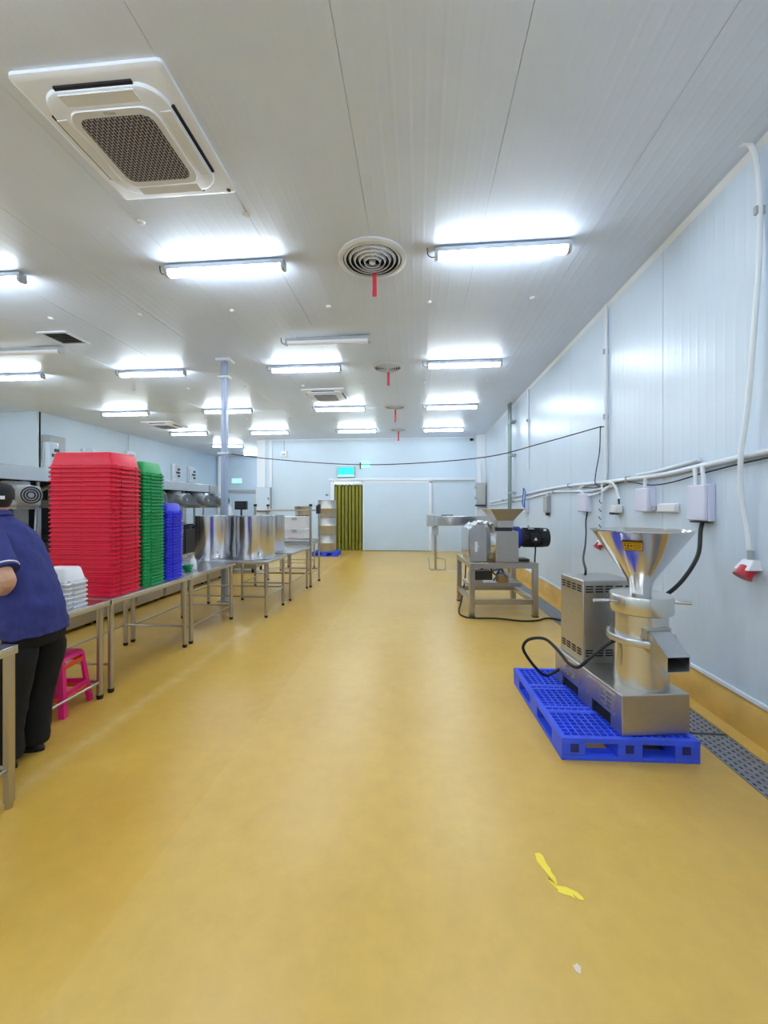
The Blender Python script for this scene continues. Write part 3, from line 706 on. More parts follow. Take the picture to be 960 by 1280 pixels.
# ================================================================== SECOND MACHINE (crusher on frame)
cr = thing('crusher_machine', 'stainless crusher with square hopper and black motor on an open steel frame', 'machine', (.75, 5.85, 0), math.radians(4.5))
FW, FL_, FH, ft = .99, 1.08, .78, .075
for (x, y) in ((0, 0), (FW-ft, 0), (0, FL_-ft), (FW-ft, FL_-ft)):
    lg = MB().box(x, x+ft, y, y+ft, .012, FH-ft).build('leg', 'leg', cr, bev=.004)
    MB().box(x-.004, x+ft+.004, y-.004, y+ft+.004, 0, .014).build('foot_plate', 'dark', lg)
for (x0, x1, y0, y1) in ((0, FW, 0, ft), (0, FW, FL_-ft, FL_), (0, ft, ft, FL_-ft), (FW-ft, FW, ft, FL_-ft)):
    MB().box(x0, x1, y0, y1, FH-ft, FH).build('top_rail', 'leg', cr, bev=.004)
for (x0, x1, y0, y1) in ((ft, FW-ft, .01, ft-.01), (ft, FW-ft, FL_-ft+.01, FL_-.01), (.01, ft-.01, ft, FL_-ft), (FW-ft+.01, FW-.01, ft, FL_-ft)):
    MB().box(x0, x1, y0, y1, .18, .255).build('low_rail', 'leg', cr, bev=.004)
for y in (.32, .66): MB().box(ft, FW-ft, y, y+ft, FH-.06, FH).build('cross_rail', 'leg', cr, bev=.003)
MB().box(ft, FW-ft, .5, .9, .34, .40).box(.12, .3, .45, .7, .40, .56).build('lower_tray', 'steel2', cr, bev=.004)
MB().box(.14, .44, .42, .66, .46, .60).build('gear_unit', 'dark', cr, bev=.01)
# drum with slanted front
dr = MB().prism([(.0, FH), (.26, FH), (.26, 1.26), (.20, 1.33), (.06, 1.33), (.0, 1.27)], 'y', .12, .62)
dr.v = [(x+.02+.0, y, z) for x, y, z in dr.v]
drum = dr.build('crusher_drum', 'steel', cr, bev=.012)
MB().cyl((.33, .37, 1.05), (.42, .37, 1.05), .27, n=32).build('drum_cheek', 'polish', cr)
MB().box(-.0, .018, .1, .64, .86, 1.28).build('door', 'polish', drum, bev=.004)
MB().box(.10, .14, .108, .12, .93, 1.08).box(.14, .16, .108, .12, 1.0, 1.02).build('latch', 'white', drum)
fm = MB(); nx, ny = 12, 8; vs = []
for i in range(nx+1):
    for j in range(ny+1): vs.append((.06+.34*i/nx, .1+.5*j/ny, 1.345+.05*random.random()-.05*((i/nx-.5)**2)*4))
fm.add(vs, [(i*(ny+1)+j, (i+1)*(ny+1)+j, (i+1)*(ny+1)+j+1, i*(ny+1)+j+1) for i in range(nx) for j in range(ny)])
fo = fm.build('plastic_cover', 'film', cr, ang=20); so = fo.modifiers.new('solid', 'SOLIDIFY'); so.thickness = .003
MB().box(.40, .73, .08, .5, FH, 1.235).build('gear_housing', 'steel2', cr, bev=.008)
hp = MB().hexa([(.43, .12, 1.30), (.66, .12, 1.30), (.66, .42, 1.30), (.43, .42, 1.30)], [(.43, .12, 1.40), (.66, .12, 1.40), (.66, .42, 1.40), (.43, .42, 1.40)])
hop2 = MB().add([(.43, .12, 1.29), (.66, .12, 1.29), (.66, .42, 1.29), (.43, .42, 1.29), (.43, .12, 1.39), (.66, .12, 1.39), (.66, .42, 1.39), (.43, .42, 1.39),
                 (.305, .0, 1.555), (.775, .0, 1.555), (.775, .52, 1.555), (.305, .52, 1.555), (.295, -.01, 1.565), (.785, -.01, 1.565), (.785, .53, 1.565), (.295, .53, 1.565)],
                [(0, 1, 5, 4), (1, 2, 6, 5), (2, 3, 7, 6), (3, 0, 4, 7), (4, 5, 9, 8), (5, 6, 10, 9), (6, 7, 11, 10), (7, 4, 8, 11), (8, 9, 13, 12), (9, 10, 14, 13), (10, 11, 15, 14), (11, 8, 12, 15)]).build('feed_hopper', 'steel2', cr, smooth=False)
so = hop2.modifiers.new('solid', 'SOLIDIFY'); so.thickness = .004
MB().box(.44, .65, .13, .41, 1.235, 1.30).build('hopper_neck', 'dark', cr)
MB().box(.50, .60, -.0, .012, 1.42, 1.50).build('hopper_sticker', 'cream', hop2) if False else None
# motor
mt = MB().cyl((.80, .3, 1.13), (1.20, .3, 1.13), .135, n=32).build('motor_body', 'motorblack', cr)
for k in range(20):
    a = 2*PI*k/20
    MB().box(.86, 1.10, -.004, .004, .13, .148).build('fin', 'motorblack', mt, (0, .3, 1.13))
    f_ = mt.children[-1]; f_.rotation_euler = (a, 0, 0)
MB().cyl((.73, .3, 1.13), (.80, .3, 1.13), .165, n=32).build('motor_flange', 'motorblue', cr)
MB().cyl((1.12, .3, 1.13), (1.23, .3, 1.13), .15, .14, n=32).build('fan_cover', 'motorblack', mt)
tb = MB().box(.93, 1.06, .12, .2, 1.06, 1.2).build('terminal_box', 'motorblack', mt, bev=.006)
MB().prism([(.97, 1.10), (1.02, 1.10), (.995, 1.145)], 'y', .1165, .12).build('warning_mark', 'white', tb, smooth=False)
MB().box(.92, .99, .17, .22, 1.262, 1.27).build('name_plate', 'white', mt)
MB().box(1.14, 1.17, .17, .2, 1.235, 1.262).build('sticker', 'white', mt)
MB().cyl((.95, .3, 1.26), (.95, .3, 1.31), .016, n=10).build('lifting_eye', 'grey', mt)
MB().tube([(1.0, .16, 1.06), (1.0, .15, .95), (.985, .13, .85), (.98, .12, .77)], .012, 8, 4).build('motor_lead', 'cable', mt)
MB().box(.74, .93, .2, .42, FH, FH+.035).build('motor_plate', 'dark', cr)
for i, pts in enumerate([[(.3, .6, .6), (.4, .5, .66), (.52, .55, .52), (.62, .6, .62), (.7, .7, .5)], [(.44, .5, .58), (.55, .45, .62), (.66, .5, .52), (.72, .55, .42)], [(.5, .6, .42), (.6, .58, .55), (.68, .62, .46), (.74, .6, .41)]]):
    MB().tube(pts, .012, 6, 5).build('hose', 'bluecord' if i else 'black', cr)
MB().box(.55, .72, .52, .66, .40, .52).build('pump_block', 'cardboard', cr, bev=.01)
tag(MB().tube([(.85, 7.2, .64), (.82, 7.0, .4), (.72, 6.6, .1), (.62, 6.1, .02), (.66, 5.85, .014), (.80, 5.77, .014), (1.12, 5.78, .014), (1.43, 5.68, .014), (1.66, 5.72, .014), (1.83, 5.85, .014), (2.0, 5.75, .014), (2.1, 5.6, .014)], .012, 8, 6).build('power_cable', 'cable'),
    'black cable lying on the floor round the crusher frame legs', 'cable')

# ================================================================== CONVEYOR TROUGH ON STAND
cv = thing('trough_feeder', 'long steel trough on a single pole stand before the sliding door', 'machine', (.43, 10.1, 0))
MB().box(-.02, 1.55, -.1, .25, 1.12, 1.36).build('trough', 'polish', cv, bev=.008)
MB().box(-.2, -.02, -.13, .28, 1.10, 1.39).build('end_plate', 'steel', cv, bev=.006)
MB().box(.17, .45, .02, .18, 1.36, 1.39).build('lid', 'dark', cv, bev=.004)
MB().box(-.05, .09, -.02, .16, .88, 1.12).build('clamp_block', 'grey', cv, bev=.005)
MB().cyl((.02, .07, .02), (.02, .07, .9), .03, n=14).build('pole', 'leg', cv)
MB().tube([(-.15, .35, .28), (-.13, .1, .02), (.02, .0, .015), (.26, .0, .015), (.27, .05, .27), (.05, .1, .3)], .014, 8).build('foot_loop', 'leg', cv)
MB().tube([(1.45, .07, .0), (1.45, .07, 1.12)], .03).build('rear_post', 'leg', cv)
MB().box(-.1, .15, -.01, .15, 0, .025).build('base_bar', 'leg', cv)
tag(MB().tube([(.72, 10.0, .01), (.95, 9.9, .01), (1.2, 9.7, .01), (1.5, 9.6, .01)], .012, 6, 4).build('floor_cable', 'trim'), 'white cable on the floor running from the trough stand', 'cable')

# ================================================================== STEEL TABLES ON THE LEFT
def table(x0, x1, y0, y1, z, label, rungs='lrbf', leg=.024, edge=.045, rz=0.2, square=False, inset=.05, group='steel work tables'):
    t = thing('steel_table', label, 'table', (x0, y0, 0), 0, group)
    w, l = x1-x0, y1-y0
    MB().box(0, w, 0, l, z-.012, z).box(0, w, 0, .02, z-edge, z-.012).box(0, w, l-.02, l, z-edge, z-.012).box(0, .02, .02, l-.02, z-edge, z-.012).box(w-.02, w, .02, l-.02, z-edge, z-.012).build('table_top', 'steel', t, bev=.003)
    c = [(inset, inset), (w-inset, inset), (w-inset, l-inset), (inset, l-inset)]
    for (x, y) in c:
        if square: lg = MB().box(x-leg, x+leg, y-leg, y+leg, .03, z-.012).build('leg', 'leg', t, bev=.003)
        else: lg = MB().cyl((x, y, .03), (x, y, z-.012), leg, n=14).build('leg', 'leg', t)
        MB().cyl((x, y, 0), (x, y, .035), leg*.95, leg*1.12, n=14).build('foot', 'black' if not square else 'leg', lg)
    seg = {'n': (0, 1), 'r': (1, 2), 'b': (2, 3), 'l': (3, 0)}
    for ch in rungs:
        a, b = c[seg[ch][0]], c[seg[ch][1]]
        MB().cyl((*a, rz), (*b, rz), .011, n=10).build('rung', 'leg', t)
    return t
table(-3.40, -2.585, 3.19, 4.39, .81, 'steel work table carrying the red and green basket stacks', 'lbn', rz=.24)
table(-3.40, -2.585, 2.05, 3.17, .81, 'steel work table with white tubs, the worker leaning on it', 'lrbn', rz=.14)
table(-3.40, -2.585, 4.41, 5.52, .81, 'steel work table carrying blue baskets, in front of the big drums', 'lrbn', rz=.2)
table(-3.48, -2.12, 5.54, 6.37, .82, 'steel work table under the two large shiny drums', 'lrbn', leg=.022, rz=.3)
table(-3.04, -2.10, 6.57, 7.70, .82, 'steel work table next to the tall rail frame', 'lrbn', leg=.02, rz=.3)
table(-2.95, -2.135, .72, 1.975, .86, 'steel work table with square legs in front of the worker', 'lrb', leg=.018, rz=.21, square=True, inset=.026)
# rail frame (posts with black caps)
rk = thing('rail_frame', 'tall open steel rail frame with black capped posts beside the white boxes', 'rack', (-3.24, 7.77, 0))
for (x, y) in ((0, 0), (1.13, 0), (1.13, .68), (0, .68)):
    p = MB().cyl((x, y, .03), (x, y, 1.6), .024 if y == 0 else .02, n=12).build('post', 'leg', rk)
    MB().cyl((x, y, 1.6), (x, y, 1.645), .032, n=12).build('post_cap', 'black', p); MB().cyl((x, y, 0), (x, y, .035), .026, n=12).build('foot', 'black', p)
for z in (.27, .84, .9, 1.52):
    for (a, b) in (((0, 0), (1.13, 0)), ((1.13, 0), (1.13, .68)), ((1.13, .68), (0, .68)), ((0, .68), (0, 0))):
        MB().cyl((*a, z), (*b, z), .014, n=10).build('rail', 'leg', rk)
MB().box(.02, 1.11, .02, .66, .855, .885).build('shelf', 'steel', rk)
MB().box(1.16, 1.24, .3, .4, 1.45, 1.62).build('clamp', 'black', rk, bev=.005)

# ================================================================== BASKET STACKS
def basket_mesh(name, w, d, h, m):
    mb = MB(); r = .024
    def ring(sx, z, rr=r): return [(x, y, z) for x, y in rrect(w/2-sx, d/2-sx*.9, rr, 3)]
    mb.loft([ring(.004, 0), ring(0, .003), ring(0, .013), ring(.003, .015), ring(.011, .016), ring(.0125, .025), ring(.007, .0255), ring(.007, .029), ring(.014, .030), ring(.034, h-.010), ring(.044, h)])
    # end grips on the short side and ribs on the long side
    for s in (-1, 1):
        mb.box(s*w/2-.006, s*w/2+.012, -d*.22, d*.22, .001, .014)
        for x in (-w*.3, w*.02, w*.3): mb.box(x-.004, x+.004, s*(d/2-.010)-.004, s*(d/2-.010)+.004, .014, .034)
        for y in (-d*.32, d*.32): mb.box(s*(w/2-.011)-.004, s*(w/2-.011)+.004, y-.006, y+.006, .014, .036)
    # notches in the top rim (slots as dark slits left to shading): end cut-outs
    return mb.mesh(name, m)
def stack(me, nm, cx, cy, z0, n, dz, lab, labtop, grp, cat='basket'):
    for k in range(n):
        o = link(nm, me, None, (cx+random.uniform(-.002, .002), cy+random.uniform(-.002, .002), z0+k*dz), random.uniform(-.006, .006))
        tag(o, labtop if k == n-1 else lab % ORD[n-1-k], cat, grp)
rm = basket_mesh('red_basket', .61, .385, .145, 'red'); gm = basket_mesh('green_basket', .46, .33, .14, 'green'); bmz = basket_mesh('blue_basket', .42, .30, .12, 'blue')
stack(rm, 'red_basket', -2.965, 3.47, .811, 29, .0402, 'upturned red plastic basket, %s from the top of the tall red stack', 'topmost upturned red basket of the tall red stack', 'red baskets stacked upside down')
stack(gm, 'green_basket', -2.90, 3.875, .811, 34, .0332, 'upturned green plastic basket, %s from the top of the tall green stack', 'topmost upturned green basket of the tall green stack', 'green baskets stacked upside down')
stack(bmz, 'blue_basket', -2.885, 4.235, .811, 22, .0335, 'upturned blue plastic basket, %s from the top of the blue stack', 'topmost upturned blue basket of the blue stack', 'blue baskets stacked upside down')
wm = basket_mesh('white_tub', .28, .22, .13, 'white')
stack(wm, 'white_tub', -2.80, 2.93, .811, 6, .036, 'upturned white plastic tub, %s from the top of the short stack by the worker', 'topmost upturned white tub of the short stack beside the worker', 'white tubs stacked upside down', 'tub')
# green crate the worker handles, red crate below, small green tub with bottle
def open_crate(name, w, d, h, m, loc, label, rz=0):
    t = thing(name, label, 'crate', loc, rz)
    R0 = lambda s, z: [(x, y, z) for x, y in rrect(w/2-s, d/2-s, .025, 3)]
    MB().loft([R0(.03, 0), R0(.012, h-.02), R0(.0, h-.018), R0(0, h), R0(.014, h), R0(.016, h-.02), R0(.034, .006)]).build('shell', m, t)
    for z in (h*.3, h*.55):
        MB().loft([R0(.022-.012*z/h, z), R0(.012-.012*z/h, z+.002), R0(.012-.012*z/h, z+.01), R0(.022-.012*z/h, z+.012)], caps=False).build('band', m, t)
    return t
open_crate('green_crate', .44, .32, .19, 'green', (-2.86, 2.49, .811), 'green plastic crate on the table right in front of the worker')
open_crate('red_crate', .4, .3, .26, 'red', (-3.05, 2.555, 0), 'red plastic crate on the floor under the worker\'s table')
open_crate('green_tub', .12, .1, .075, 'green', (-2.80, 4.66, .811), 'small green tub beside the blue basket stack')
t = thing('squeeze_bottle', 'small white bottle with grey nozzle beside the green tub', 'bottle', (-2.79, 4.77, .811))
MB().lathe([(.04, 0), (.045, .01), (.045, .10), (.03, .13), (.018, .145)], 18).build('body', 'white', t)
MB().lathe([(.02, .143), (.02, .16), (.008, .165), (.006, .19)], 14).build('nozzle', 'cream', t)
MB().tube([(.02, .05, .02), (.05, .09, .12), (.10, .12, .17)], .006, 6, 3).build('spout', 'grey', t)
tag(MB().loft([[(x, y, z) for x, y in rrect(.09, .13, .02, 2)] for z in (0, .045)]).build('cream_box', 'cream', None, (-2.30, 1.78, .861), .1, bev=.004), 'cream plastic box lying on the table with square legs', 'box')

# ================================================================== STOOL
st = thing('plastic_stool', 'bright pink plastic stool with orange side bars under the table', 'stool', (-2.83, 2.93, 0), math.radians(8))
hs, hb, hh = .12, .165, .44
MB().loft([[(x, y, hh-.03) for x, y in rrect(hs+.012, hs+.012, .03)], [(x, y, hh-.006) for x, y in rrect(hs, hs, .03)], [(x, y, hh) for x, y in rrect(hs-.012, hs-.012, .03)]]).build('seat', 'pink', st)
for sx in (-1, 1):
    for sy in (-1, 1):
        a = .045
        lo = [(sx*hb, sy*hb, 0), (sx*(hb-a), sy*hb, 0), (sx*(hb-a), sy*(hb-.02), 0), (sx*(hb-.02), sy*(hb-.02), 0), (sx*(hb-.02), sy*(hb-a), 0), (sx*hb, sy*(hb-a), 0)]
        f_ = hs/hb
        hi = [(x*f_, y*f_, hh-.02) for x, y, z in lo]
        MB().loft([lo, hi]).build('leg', 'pink', st, smooth=False)
for z, m_ in ((.15, 'pink'), (.345, 'orange'), (.115, 'orange')):
    q = hb-(hb-hs)*z/hh-.004
    for k in range(4):
        MB().box(-q+.02, q-.02, q-.012, q, z, z+.035).build('side_bar', m_, st, (0, 0, 0), k*PI/2, bev=.003)

# ================================================================== LARGE DRUMS ON THE TABLE
def drum_pot(cx, cy, z, r, h, label, tap=True):
    t = thing('steel_drum', label, 'drum', (cx, cy, z), 0, 'large steel drums')
    MB().lathe([(r-.006, 0), (r, .008), (r, h-.01), (r+.006, h-.008), (r+.006, h), (r-.006, h), (r-.008, h-.02), (r-.01, .02)], 56, close=False).build('shell', 'drumsteel', t)
    MB().lathe([(.001, .012), (r-.005, .012)], 40, close=False).build('bottom', 'steel', t)
    MB().lathe([(r-.004, h-.055), (r-.004, h-.05)], 40).build('content_lid', 'steel', t)
    if tap:
        MB().tube([(r*.55, -r*.83, .05), (r*.6, -r*.97, .05), (r*.62, -r*1.02, .035)], .014, 8, 3).build('tap', 'polish', t)
        MB().box(r*.57, r*.63, -r*1.0, -r*.93, .06, .09).build('tap_lever', 'white', t)
    return t
drum_pot(-3.10, 5.94, .821, .30, .635, 'large shiny steel drum nearest the blue baskets')
drum_pot(-2.47, 5.94, .821, .285, .635, 'large shiny steel drum at the table corner with a tap')
drum_pot(-2.69, 7.02, .821, .29, .62, 'large steel drum behind the corner drum, on the far table')

# small control display behind drums
t = thing('control_display', 'dark control box on a stem on the white filling machine behind the drums', 'control box', (-4.36, 9.6, 1.331))
MB().box(-.14, .14, -.08, .06, .19, .40).build('case', 'motorblack', t, bev=.01)
MB().box(-.11, .11, -.086, -.08, .22, .37).build('screen', 'dark', t)
MB().cyl((0, 0, 0), (0, 0, .2), .025, n=10).build('stem', 'dark', t)
t = thing('filling_machine', 'white topped filling machine behind the shiny drums', 'machine', (-4.36, 9.6, 0))
MB().box(-.4, .45, -.3, .3, .1, 1.25).build('body', 'steel2', t, bev=.01)
MB().box(-.43, .48, -.33, .33, 1.25, 1.33).build('top', 'white', t, bev=.02)
for (x, y) in ((-.35, -.25), (.4, -.25), (-.35, .25), (.4, .25)): MB().cyl((x, y, 0), (x, y, .1), .03, n=10).build('foot', 'black', t)
t2 = thing('white_canister', 'white canister on the filling machine', 'canister', (-4.64, 9.55, 1.331))
MB().lathe([(.08, 0), (.085, .02), (.085, .2), (.05, .25), (.04, .28)], 20).build('body', 'white', t2); MB().lathe([(.05, .275), (.05, .3)], 16).build('cap', 'white', t2)

# white storage boxes with colander pot on top
for k, (z, h, lab) in enumerate(((.72, .33, 'lower clear white storage box with red print behind the rail frame'), (1.055, .30, 'upper clear white storage box stacked behind the rail frame'))):
    t = thing('storage_box', lab, 'storage box', (-3.07, 10.0, z), 0, 'white storage boxes')
    MB().loft([[(x, y, 0) for x, y in rrect(.27, .2, .03)], [(x, y, h-.04) for x, y in rrect(.29, .22, .03)]]).build('body', 'white', t)
    MB().loft([[(x, y, h-.042) for x, y in rrect(.305, .235, .03)], [(x, y, h-.015) for x, y in rrect(.305, .235, .03)], [(x, y, h-.002) for x, y in rrect(.28, .21, .03)]]).build('lid', 'white', t)
    if k == 0: MB().box(-.16, .0, -.2315, -.22, .03, .1).build('print_patch', 'pink_print', t, smooth=False)
    MB().box(-.06, .06, -.245, -.235, h-.1, h-.03).build('latch', 'grey', t, bev=.003)
table(-3.45, -2.65, 9.65, 10.35, .715, 'low steel stand holding the white storage boxes', 'lrbn', leg=.02)
t = thing('colander_pot', 'tilted fluted steel pot on top of the white storage boxes', 'pot', (-2.93, 10.0, 1.362), 0)
mb = MB(); n = 48; rings = []
for (r, z) in ((.17, 0), (.175, .01), (.2, .23), (.205, .24)):
    rings.append([((r+.006*(i % 4 < 2))*math.cos(2*PI*i/n), (r+.006*(i % 4 < 2))*math.sin(2*PI*i/n), z) for i in range(n)])
mb.loft(rings).build('shell', 'steel', t)
MB().lathe([(.175, -.004), (.18, 0.0), (.18, .016), (.175, .02)], 32).build('base_ring', 'dark', t)
t = thing('black_pump', 'small black pump can beside the white storage boxes', 'pump', (-3.55, 10.0, .716)) if False else None

# stacked drums on far blue pallet
make_pallet((-3.38, 12.55, 0), 0, .82, .75, .14, 'blue pallet under the tall steel drums by the curtain doorway', fine=False)
for k in range(3):
    t = thing('tall_drum', '%s steel drum of the tall stack on the blue pallet by the curtain doorway' % ['bottom', 'middle', 'topmost'][k], 'drum', (-2.95, 12.9, .141+k*.555), 0, 'tall steel drums on the far pallet')
    MB().lathe([(.285, 0), (.295, .006), (.295, .27), (.302, .28), (.295, .29), (.295, .54), (.302, .545), (.302, .553), (.28, .554)], 36).build('shell', 'steel2', t)

# ================================================================== STEEL POLE
t = thing('steel_pole', 'blue-grey steel pole from floor to ceiling behind the shiny drums', 'pole', (-3.235, 6.49, 0))
MB().box(-.055, .045, -.035, .035, .0, ZC).build('channel', 'greyblue', t, bev=.006)
MB().cyl((.03, -.055, .02), (.03, -.055, ZC-.03), .02, n=12).build('conduit', 'greyblue', t)
MB().box(-.12, .12, -.1, .1, ZC-.04, ZC).build('ceiling_plate', 'offwhite', t, bev=.005)
for z in (2.47, 3.75): MB().box(-.09, .09, -.08, .05, z, z+.035).build('bracket', 'offwhite', t, bev=.004)
MB().box(-.1, .1, -.08, .08, 0, .02).build('base_plate', 'greyblue', t)

# ================================================================== HOOD AND STIRRING KETTLES
hx0, hx1, hy0, hy1 = -5.5, -4.25, 3.0, 8.2
t = thing('exhaust_hood', 'long steel exhaust hood over the row of stirring kettles', 'hood')
MB().box(hx1-.03, hx1, hy0, hy1, 1.885, 2.04).build('front_band', 'steel', t, bev=.006)
MB().prism([(hx1-.03, 2.0), (hx1-.03, 2.04), (hx0, 2.07), (hx0, 2.03)], 'y', hy0, hy1).build('top_sheet', 'steel2', t, smooth=False)
MB().box(hx0-.03, hx0, hy0, hy1, .9, 2.07).build('back_sheet', 'dark', t, smooth=False)
MB().box(hx0, hx1-.03, hy1-.02, hy1, 1.885, 2.03).build('end_band', 'dark', t, smooth=False)
MB().box(hx1, hx1+.012, hy1-.34, hy1-.02, 1.895, 2.03).build('end_vent', 'grey', t, smooth=False)
for y in (hy0+.05, 5.1, hy1-.06): MB().box(hx0-.0, hx0+.06, y, y+.06, 0, 2.03).build('support_post', 'steel2', t)
DL = ['short steel duct with black damper on the hood, behind the red baskets', 'short steel duct on the hood beside the tall red stack', 'short steel duct with damper on the far half of the hood', 'short steel duct with damper at the far end of the hood']
for i, y in enumerate((4.42, 4.95, 6.87, 7.37)):
    d = thing('exhaust_duct', DL[i], 'duct', (-4.36, y, 2.047), 0, 'short ducts on the hood')
    MB().cyl((0, 0, .0), (0, 0, .31), .072, n=24).build('pipe', 'polish', d)
    MB().lathe([(.078, .0), (.078, .03)], 24).build('collar', 'steel', d)
    for k in range(3): MB().box(.066, .085, -.02-.03*(k == 1), .03, .08+k*.06, .115+k*.06).build('damper_clip', 'dark', d)
KL = ['stirring kettle with grey gear motor, %s along the hood from the worker' % o for o in ORD[:7]]
def kettle(y, label):
    k = thing('stirring_kettle', label, 'machine', (-4.85, y, 0), 0, 'stirring kettles in a row')
    R = .31
    MB().lathe([(.08, .62), (.18, .66), (.27, .76), (R, .9), (R, 1.18), (R+.02, 1.19), (R+.02, 1.21), (R-.01, 1.21), (R-.01, .94), (.25, .76), (.05, .7)], 36, close=False).build('bowl', 'dark', k)
    b = MB().box(-.45, .5, -.35, .35, .05, .70).build('base_cabinet', 'steel2', k, bev=.008)
    MB().box(.5, .512, -.32, .32, .1, .66).build('front_panel', 'steel2', b, bev=.004)
    MB().box(.40, .44, -.345, .345, .70, 1.16).build('front_guard', 'dark', k, bev=.006)
    for (x, yy) in ((-.4, -.29), (.42, -.29), (-.4, .29), (.42, .29)): MB().cyl((x, yy, 0), (x, yy, .055), .03, n=10).build('foot', 'black', k)
    MB().box(-.36, -.24, -.1, .1, .98, 1.72).build('arm_post', 'steel2', k, bev=.01)
    MB().box(-.36, .34, -.07, .07, 1.58, 1.68).build('arm', 'gearmotor', k, bev=.01)
    MB().cyl((.0, 0, .8), (0, 0, 1.58), .025, n=10).build('stir_shaft', 'steel', k)
    g = MB().box(.24, .62, -.13, .15, 1.60, 1.83).build('gear_box', 'gearmotor', k, bev=.025)
    MB().cyl((.44, .02, 1.83), (.44, .02, 1.875), .12, n=20).build('gear_cap', 'gearmotor', g)
    MB().box(.3, .58, -.1, .1, 1.57, 1.605).build('gear_foot', 'grey', g)
    m_ = MB().cyl((.5, .0, 1.72), (.72, -.1, 1.72), .105, n=24).build('motor', 'gearmotor', k)
    fc = MB().cyl((.72, -.1, 1.72), (.775, -.125, 1.72), .11, .10, n=24).build('fan_cover', 'gearmotor', m_)
    for r in (.085, .06, .035):
        pts = []
        ax = Vector((.055, -.025, 0)).normalized(); u_ = Vector((0, 0, 1)); v_ = ax.cross(u_)
        for q in range(21): pts.append(Vector((.777, -.126, 1.72))+u_*r*math.cos(2*PI*q/20)+v_*r*math.sin(2*PI*q/20))
        MB().tube(pts, .007, 6).build('fan_grille', 'dark', fc)
    MB().tube([(.34, -.1, 1.86), (.3, -.2, 1.83), (.2, -.32, 1.72)], .022, 8, 3).build('lever', 'steel', k)
    MB().tube([(.46, .2, .72), (.48, .21, 1.3), (.5, .22, 1.88)], .018, 8).build('gas_pipe', 'steel', k)
    return k
k0 = kettle(4.03, KL[0])
for i, y in enumerate((4.75, 5.47, 6.19, 6.91, 7.63, 8.35)): copy_thing(k0, (-4.85, y, 0), 0, KL[i+1])

# wall cabinet on left wall
t = thing('wall_cabinet', 'grey electrical cabinet on the left wall above the hood', 'cabinet', (-9.85, 9.71, 2.82))
MB().box(0, .2, 0, .52, 0, .66).build('body', 'grey', t, bev=.01)
MB().box(.2, .215, .03, .49, .03, .63).build('door', 'grey', t, bev=.006)
MB().box(.215, .235, .1, .14, .35, .45).build('handle', 'dark', t)
t = thing('thermostat_box', 'small white box on the left wall past the red basket stack', 'box', (-9.85, 12.7, 3.18))
MB().box(0, .1, 0, .42, 0, .3).build('case', 'white', t, bev=.01); MB().box(.1, .108, .08, .34, .08, .2).build('display', 'grey', t)
MB().tube([(.03, .2, .3), (.03, .2, .85)], .02).build('conduit', 'trim', t)
pipe('corner_pipe', [(-9.7, 18.9, 0), (-9.7, 18.9, ZC)], .09, 'trim', 'white pipe in the far left corner of the recess', sm=0)

# ================================================================== FLOOR MARKS
def scrap(name, pts, label, cat, m, loc):
    n = len(pts); mb = MB().prism(pts, 'z', 0.0003, .002)
    tag(mb.build(name, m, None, loc, smooth=False), label, cat)
P = lambda l: [(x, y) for x, y in l]
scrap('tape_scrap', P([(-.022, .15), (.0, .155), (.012, .14), (.014, .1), (.024, .075), (.022, .06), (.032, .035), (.028, .0), (.008, .0), (-.002, .02), (.004, .03), (-.004, .028), (.012, .03), (.0, .055), (-.012, .08), (-.024, .11)]),
      'torn yellow tape scrap, the upright stroke of an L on the floor', 'tape', 'tape', (.56, 1.745, 0))
scrap('tape_scrap', P([(-.02, .0), (.03, -.004), (.05, -.014), (.066, -.022), (.082, -.045), (.08, -.056), (.064, -.054), (.05, -.038), (.044, -.032), (.048, -.052), (.034, -.042), (.008, -.036), (-.012, -.028), (-.008, -.018)]),
      'torn yellow tape scrap, the foot of an L on the floor', 'tape', 'tape', (.592, 1.742, 0))
mb = MB(); 
mb.loft([[(.012*math.cos(a)*(1+.3*math.sin(3*a)), .015*math.sin(a)*(1+.2*math.cos(5*a)), z) for a in [2*PI*i/10 for i in range(10)]] for z in (0, .004)])
tag(mb.build('paper_scrap', 'paper', None, (.551, 1.433, 0)), 'tiny pale paper scrap on the yellow floor', 'scrap')

# ================================================================== WORKER
pr_ = thing('person', 'worker in navy polo shirt, black trousers and dark cap leaning over the table', 'person', (-2.47, 2.38, 0))
O = Vector((-2.47, 2.38, 0))
def ell(c, a, b, tilt=0, n=24, e=2.3):
    c = Vector(c)-O; out = []
    for i in range(n):
        t = 2*PI*i/n; ct, s_ = math.cos(t), math.sin(t)
        x = a*math.copysign(abs(ct)**(2/e), ct); y_ = b*math.copysign(abs(s_)**(2/e), s_)
        out.append((c.x+x*math.cos(tilt), c.y+y_, c.z+x*math.sin(tilt)))
    return out
